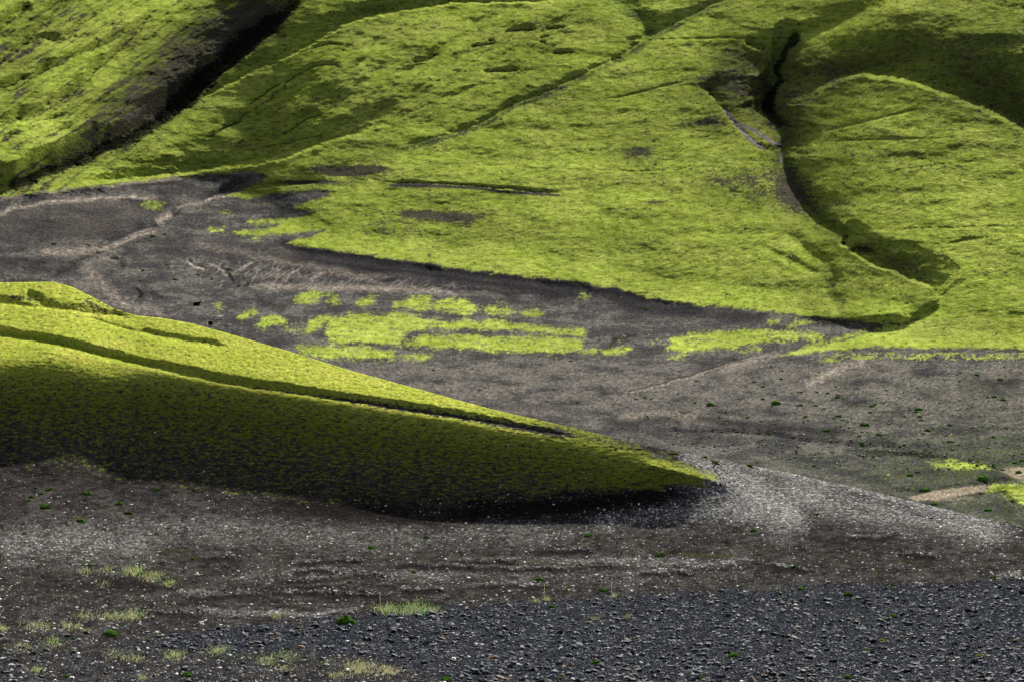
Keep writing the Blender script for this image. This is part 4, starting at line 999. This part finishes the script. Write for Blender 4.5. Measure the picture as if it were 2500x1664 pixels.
for x, y, r_ in [(435, 1233, 5), (1352, 1231, 4), (1222, 1189, 3.5), (1297, 1317, 5), (1808, 1387, 6), (1797, 1380, 4), (2238, 1422, 5), (2247, 1424, 5), (2228, 1421, 4), (2160, 1250, 3.5), (383, 1543, 7), (350, 1567, 6), (337, 1640, 7), (297, 1641, 5), (360, 1634, 5), (445, 1645, 6), (485, 1612, 6), (410, 1625, 5), (175, 1592, 5), (5, 1606, 6), (28, 1635, 7), (342, 1518, 5), (72, 1557, 4),
                 (970, 1524, 6), (1070, 1510, 5), (1069, 1516, 5), (1231, 1527, 5), (1162, 1571, 7), (1177, 1573, 6), (1208, 1612, 7), (1155, 1551, 5), (1113, 1549, 5), (1282, 1447, 3), (1700, 1450, 5), (1372, 1558, 5), (1645, 1555, 4), (1508, 1648, 6), (2110, 1655, 5), (1770, 1520, 4), (1412, 1287, 4), (1452, 1272, 3), (550, 1410, 4), (575, 1412, 4), (650, 1425, 4), (623, 1426, 4), (2045, 1344, 4), (1945, 1338, 4), (1960, 1335, 3), (813, 1434, 3), (126, 1054, 3), (379, 1056, 5), (499, 1152, 6), (474, 1034, 4), (309, 1005, 4), (639, 1262, 3), (867, 1220, 3), (1130, 1420, 4)]:
    items.append((x, y, r_, SW, 'n', 1, 'white'))
for x, y, r_ in [(2309, 1436, 9), (2303, 1427, 5), (2458, 1464, 9), (2385, 1430, 5), (1272, 1585, 11), (1272, 1592, 7), (1932, 1570, 8), (858, 1497, 8), (361, 1543, 8), (900, 1532, 7), (1448, 1330, 5), (1150, 1552, 8), (1041, 1573, 7), (1785, 1518, 6), (2046, 1539, 8), (2255, 1577, 7), (1660, 1648, 8), (2130, 1600, 6), (1090, 1507, 7), (950, 1522, 6), (978, 1510, 8), (1820, 1500, 6), (300, 1560, 5), (205, 1645, 8), (30, 1655, 9), (60, 1505, 5), (28, 1489, 5), (1186, 1455, 7), (1150, 1470, 7), (2245, 1465, 6), (2350, 1466, 6)]:
    items.append((x, y, r_, SD, 'n', 1, 'dark'))
for i in range(190):
    x = random.uniform(-20, 2520); y = random.uniform(1440, 1672)
    rr, cc = near_rc(x, y)
    if _bil(gk, rr, cc)[0] < .6 and random.random() < .75: continue
    wh = random.random() < .16
    items.append((x, y, random.uniform(3, 4.5) if wh else random.uniform(4, 8) * (.7 + .3 * (y - 1440) / 230), SW if wh else SD, 'n', 1, 'white' if wh else 'dark'))
place_all(items, 'stone', 'stone', 'stone', 'loose stones on the near plain', cell_n)

# hundreds of tiny cushions too small to tell apart
n = 1500
px = 1300 + 1260 * rng.random(n) ** .6; py = rng.uniform(868, 1150, n)
ok = (py < np.interp(px, XS, crest) - 6) & (rng.random(n) < .3 + .7 * (py - 868) / 240)
px, py = px[ok], py[ok]; n = len(px)
scatter('tiny_moss_cushions', far_pt(px, py), rng.uniform(.06, .19, n), np.array([.05, .10, .02]) * rng.uniform(.5, 1.4, (n, 1)), .8, 'tiny green moss tufts sprinkled over the bare valley floor')
# ------------------------------------------------------------------ tufts of dune grass
m_gr = grass_mat('green_grass', (.11, .19, .055))
m_st = grass_mat('straw_grass', (.30, .28, .15))
def grass_tuft(px, py, wpx, hpx, n, straw, label, stalks=0):
    p0 = near_pt(px, py)[0]; k_ = p0[1] / F
    root = bpy.data.objects.new('grass_tuft', None); col.objects.link(root); root.location = p0
    root.empty_display_size = .1
    root['label'] = label; root['category'] = 'grass tuft'; root['group'] = 'tufts of dune grass on the near plain'
    for which, m in ((0, m_gr), (1, m_st)):
        vs, fs = [], []
        cnt = max(24, int(.65 * n * (straw if which else 1 - straw)))
        for i in range(cnt):
            bx = px + wpx * random.gauss(0, .42); by = py + wpx * .16 * random.gauss(0, 1)
            b_ = near_pt(bx, by)[0] - p0
            h_ = hpx * 1.5 * k_ * random.uniform(.35, 1.2); lean = random.gauss(0, 1.7) + (.5 if which else .2); fwd = random.gauss(0, .5)
            if which: h_ *= .9
            w_ = max(.006, .62 * k_) * random.uniform(.6, 1.1)
            prev = None
            for q in range(5):
                u_ = q / 4; rise = h_ * (u_ - .38 * u_ * u_ * min(1.3, abs(lean)))
                c_x = b_[0] + lean * h_ * u_ * u_ * .8; c_y = b_[1] + fwd * h_ * u_ * u_; ww = w_ * (1 - u_) ** .6
                vs += [(c_x - ww, c_y, b_[2] + rise - .01), (c_x + ww, c_y + ww * .4, b_[2] + rise - .01)]
                if q: fs.append((len(vs) - 4, len(vs) - 3, len(vs) - 1, len(vs) - 2))
        if which == 1:
            for i in range(stalks):
                bx = px + (i - .3) * 6 - wpx * .4; b_ = near_pt(bx, py)[0] - p0; h_ = 42 * k_ * random.uniform(.8, 1); ww = .0035
                for q in range(4):
                    z_ = b_[2] + h_ * q / 3; w2 = ww * (1.6 if q >= 2 else .7)
                    vs += [(b_[0] - w2, b_[1], z_), (b_[0] + w2, b_[1], z_)]
                    if q: fs.append((len(vs) - 4, len(vs) - 3, len(vs) - 1, len(vs) - 2))
        if vs:
            me = link_mesh('blades', vs, fs, m)
            o = bpy.data.objects.new('blades' if which == 0 else 'dry_blades', me); col.objects.link(o); o.parent = root; o['kind'] = 'stuff'
for a_ in [(205, 1393, 26, 9, 110, .5, 'sparse green tuft at the left end of the grassy sand mound'), (262, 1392, 26, 9, 90, .5, 'thin tuft on the top of the grassy sand mound'), (322, 1396, 34, 14, 260, .45, 'lush tuft on the crest of the grassy sand mound'),
           (372, 1408, 34, 13, 230, .6, 'straw green tuft on the right slope of the sand mound'), (415, 1424, 22, 11, 110, .5, 'tuft at the right foot of the grassy sand mound'), (250, 1425, 30, 6, 60, .5, 'flat thin tuft below the sand mound'),
           (320, 1503, 40, 13, 300, .5, 'bright tuft at the right end of the grass strip above the gravel'), (270, 1505, 34, 11, 160, .6, 'middle tuft of the grass strip above the gravel'), (205, 1503, 30, 9, 120, .5, 'left tuft of the grass strip above the gravel'), (170, 1528, 34, 12, 130, .8, 'dry leaning tuft beside the sand hollow at left'),
           (95, 1530, 38, 11, 150, .8, 'straw coloured tuft leaning left near the left edge'), (5, 1535, 14, 12, 90, .9, 'dry tuft cut by the left edge of the view'), (210, 1538, 22, 8, 60, .6, 'small tuft below the grass strip'),
           (55, 1578, 36, 9, 110, .7, 'dry tuft on the low mossy mound at left'), (128, 1568, 34, 12, 120, .4, 'greener tuft on the low mossy mound at left'), (85, 1636, 22, 16, 70, .6, 'upright tuft among stones at lower left'),
           (285, 1596, 40, 10, 120, .8, 'straggling dry tuft on dark gravel at left'), (325, 1608, 30, 12, 90, .7, 'small straggling tuft lower right of another dry one'), (425, 1600, 34, 14, 170, .5, 'green tuft left of the small round mound'), (345, 1655, 18, 10, 50, .7, 'tiny tuft near the bottom edge at left'),
           (530, 1588, 36, 12, 220, .5, 'grass growing on the small round mound'), (650, 1614, 34, 12, 110, .6, 'tuft on the left of the low green mound'), (695, 1603, 44, 7, 200, .3, 'short green grass on top of the low green mound'), (790, 1612, 26, 7, 90, .5, 'short tuft right of the low green mound'),
           (700, 1632, 40, 9, 90, .9, 'thin dry tuft below the low green mound'), (880, 1632, 52, 16, 380, .85, 'large straw coloured tuft spreading over the lower gravel'), (940, 1640, 40, 13, 200, .85, 'dry tuft at the right of the large straw one'), (820, 1648, 34, 10, 120, .7, 'low tuft at the left of the large straw one'),
           (675, 1502, 26, 8, 90, .7, 'faint tuft on the pale pebble strip'), (945, 1490, 38, 15, 260, .35, 'bright green tuft with one tall stalk above the gravel edge', 1), (1010, 1488, 46, 15, 420, .3, 'largest bright green tuft at the upper gravel edge'), (1060, 1488, 22, 9, 90, .4, 'right end of the bright green grass at the gravel edge'),
           (1498, 1455, 8, 9, 14, .8, 'single thin stalk standing on the gravel edge', 1), (1335, 1463, 10, 10, 16, .7, 'tiny pair of blades on the sand above the gravel', 1), (1310, 1466, 14, 7, 30, .5, 'small low tuft on the sand above the gravel'), (1450, 1508, 18, 6, 40, .4, 'small green tuft inside the gravel'),
           (1530, 1504, 16, 6, 30, .9, 'small dry tuft inside the gravel')]:
    grass_tuft(*a_)

# ------------------------------------------------------------------ sheep
m_wool = simple_mat('white_wool', (.88, .83, .75), 1, 0, .05, 12)
m_blk = simple_mat('black_wool', (.012, .010, .010), 1, 0, .3, 12)
_b = m_wool.node_tree.nodes['Principled BSDF']; 
_nt = m_wool.node_tree; _tr = N(_nt, 'ShaderNodeBsdfTranslucent'); _tr.inputs[0].default_value = (.9, .85, .78, 1)
_mx = N(_nt, 'ShaderNodeMixShader'); _mx.inputs[0].default_value = .12
_nt.links.new(_b.outputs[0], _mx.inputs[1]); _nt.links.new(_tr.outputs[0], _mx.inputs[2]); _nt.links.new(_mx.outputs[0], _nt.nodes['Material Output'].inputs['Surface'])
m_face = simple_mat('pale_face', (.62, .56, .50), .8, .1)
def skin_body(name, chain, edges, m, parent):
    me = bpy.data.meshes.new(name); me.from_pydata([c_2[:3] for c_2 in chain], edges, [])
    me.materials.append(m)
    o = bpy.data.objects.new(name, me); col.objects.link(o); o.parent = parent
    o.modifiers.new('skin', 'SKIN'); sb_ = o.modifiers.new('smooth', 'SUBSURF'); sb_.levels = 2; sb_.render_levels = 2
    if not me.skin_vertices: me.attributes.new
    sk = me.skin_vertices[0].data if len(me.skin_vertices) else None
    if sk:
        for i, c_2 in enumerate(chain): sk[i].radius = (c_2[3] * 1.15, c_2[3] * 1.15); sk[i].use_root = (i == 0)
    return o
def sheep(px, py, face, pose, m, mf, label, s_=1.0):
    p = far_pt(px, py)[0]
    root = bpy.data.objects.new('sheep', None); col.objects.link(root); root.location = p; root.rotation_euler = (0, 0, face); root.scale = (s_, s_, s_)
    root['label'] = label; root['category'] = 'sheep'; root['group'] = 'sheep resting in the valley'
    if pose == 'lying':
        ch = [(0, 0, .30, .27), (-.30, 0, .27, .25), (-.48, 0, .22, .16), (.28, 0, .32, .25), (.46, 0, .46, .15), (.56, 0, .62, .11), (.64, 0, .66, .095), (.78, .0, .60, .05),
              (-.30, -.20, .10, .09), (-.05, -.30, .06, .05), (.36, -.16, .12, .08), (.62, -.20, .05, .04), (-.30, .20, .10, .09), (-.05, .30, .06, .05), (.36, .16, .12, .08), (.62, .20, .05, .04)]
        ed = [(0, 1), (1, 2), (0, 3), (3, 4), (4, 5), (5, 6), (6, 7), (1, 8), (8, 9), (3, 10), (10, 11), (1, 12), (12, 13), (3, 14), (14, 15)]
        hx, hz = .62, .70
    else:
        ch = [(0, 0, .62, .26), (-.34, 0, .62, .25), (-.5, 0, .60, .15), (.34, 0, .64, .24), (.52, 0, .72, .15), (.66, 0, .74, .10), (.74, 0, .72, .095), (.88, 0, .62, .055),
              (-.36, -.15, .42, .10), (-.42, -.15, .24, .05), (-.38, -.15, .03, .04), (-.36, .15, .42, .10), (-.42, .15, .24, .05), (-.38, .15, .03, .04),
              (.34, -.14, .42, .09), (.35, -.14, .22, .045), (.35, -.14, .03, .038), (.34, .14, .42, .09), (.35, .14, .22, .045), (.35, .14, .03, .038), (-.62, 0, .52, .06)]
        ed = [(0, 1), (1, 2), (0, 3), (3, 4), (4, 5), (5, 6), (6, 7), (1, 8), (8, 9), (9, 10), (1, 11), (11, 12), (12, 13), (3, 14), (14, 15), (15, 16), (3, 17), (17, 18), (18, 19), (2, 20)]
        hx, hz = .70, .80
    skin_body('body', ch, ed, m, root)
    for sgn in (-1, 1):
        v_ = IV2 * [.035, .085, .018]
        me = link_mesh('ear', v_, IF2, mf); o = bpy.data.objects.new('ear', me); col.objects.link(o); o.parent = root
        o.location = (hx, sgn * .12, hz); o.rotation_euler = (sgn * -.5, 0, 0)
        hv = IV2 * [.012, .012, .012]
        me = link_mesh('eye', hv, IF2, m_dark); o = bpy.data.objects.new('eye', me); col.objects.link(o); o.parent = root
        o.location = (hx + .08, sgn * .085, hz - .06)
sheep(536, 780, math.radians(18), 'lying', m_wool, m_face, 'white sheep lying down between the two black ones on the grey valley floor', 1.02)
sheep(479, 747, math.radians(8), 'lying', m_blk, m_blk, 'black sheep lying on the ground above and left of the white one', 1.15)
sheep(514, 798, math.radians(78), 'standing', m_blk, m_blk, 'black sheep standing end on, below the white one', 1.0)
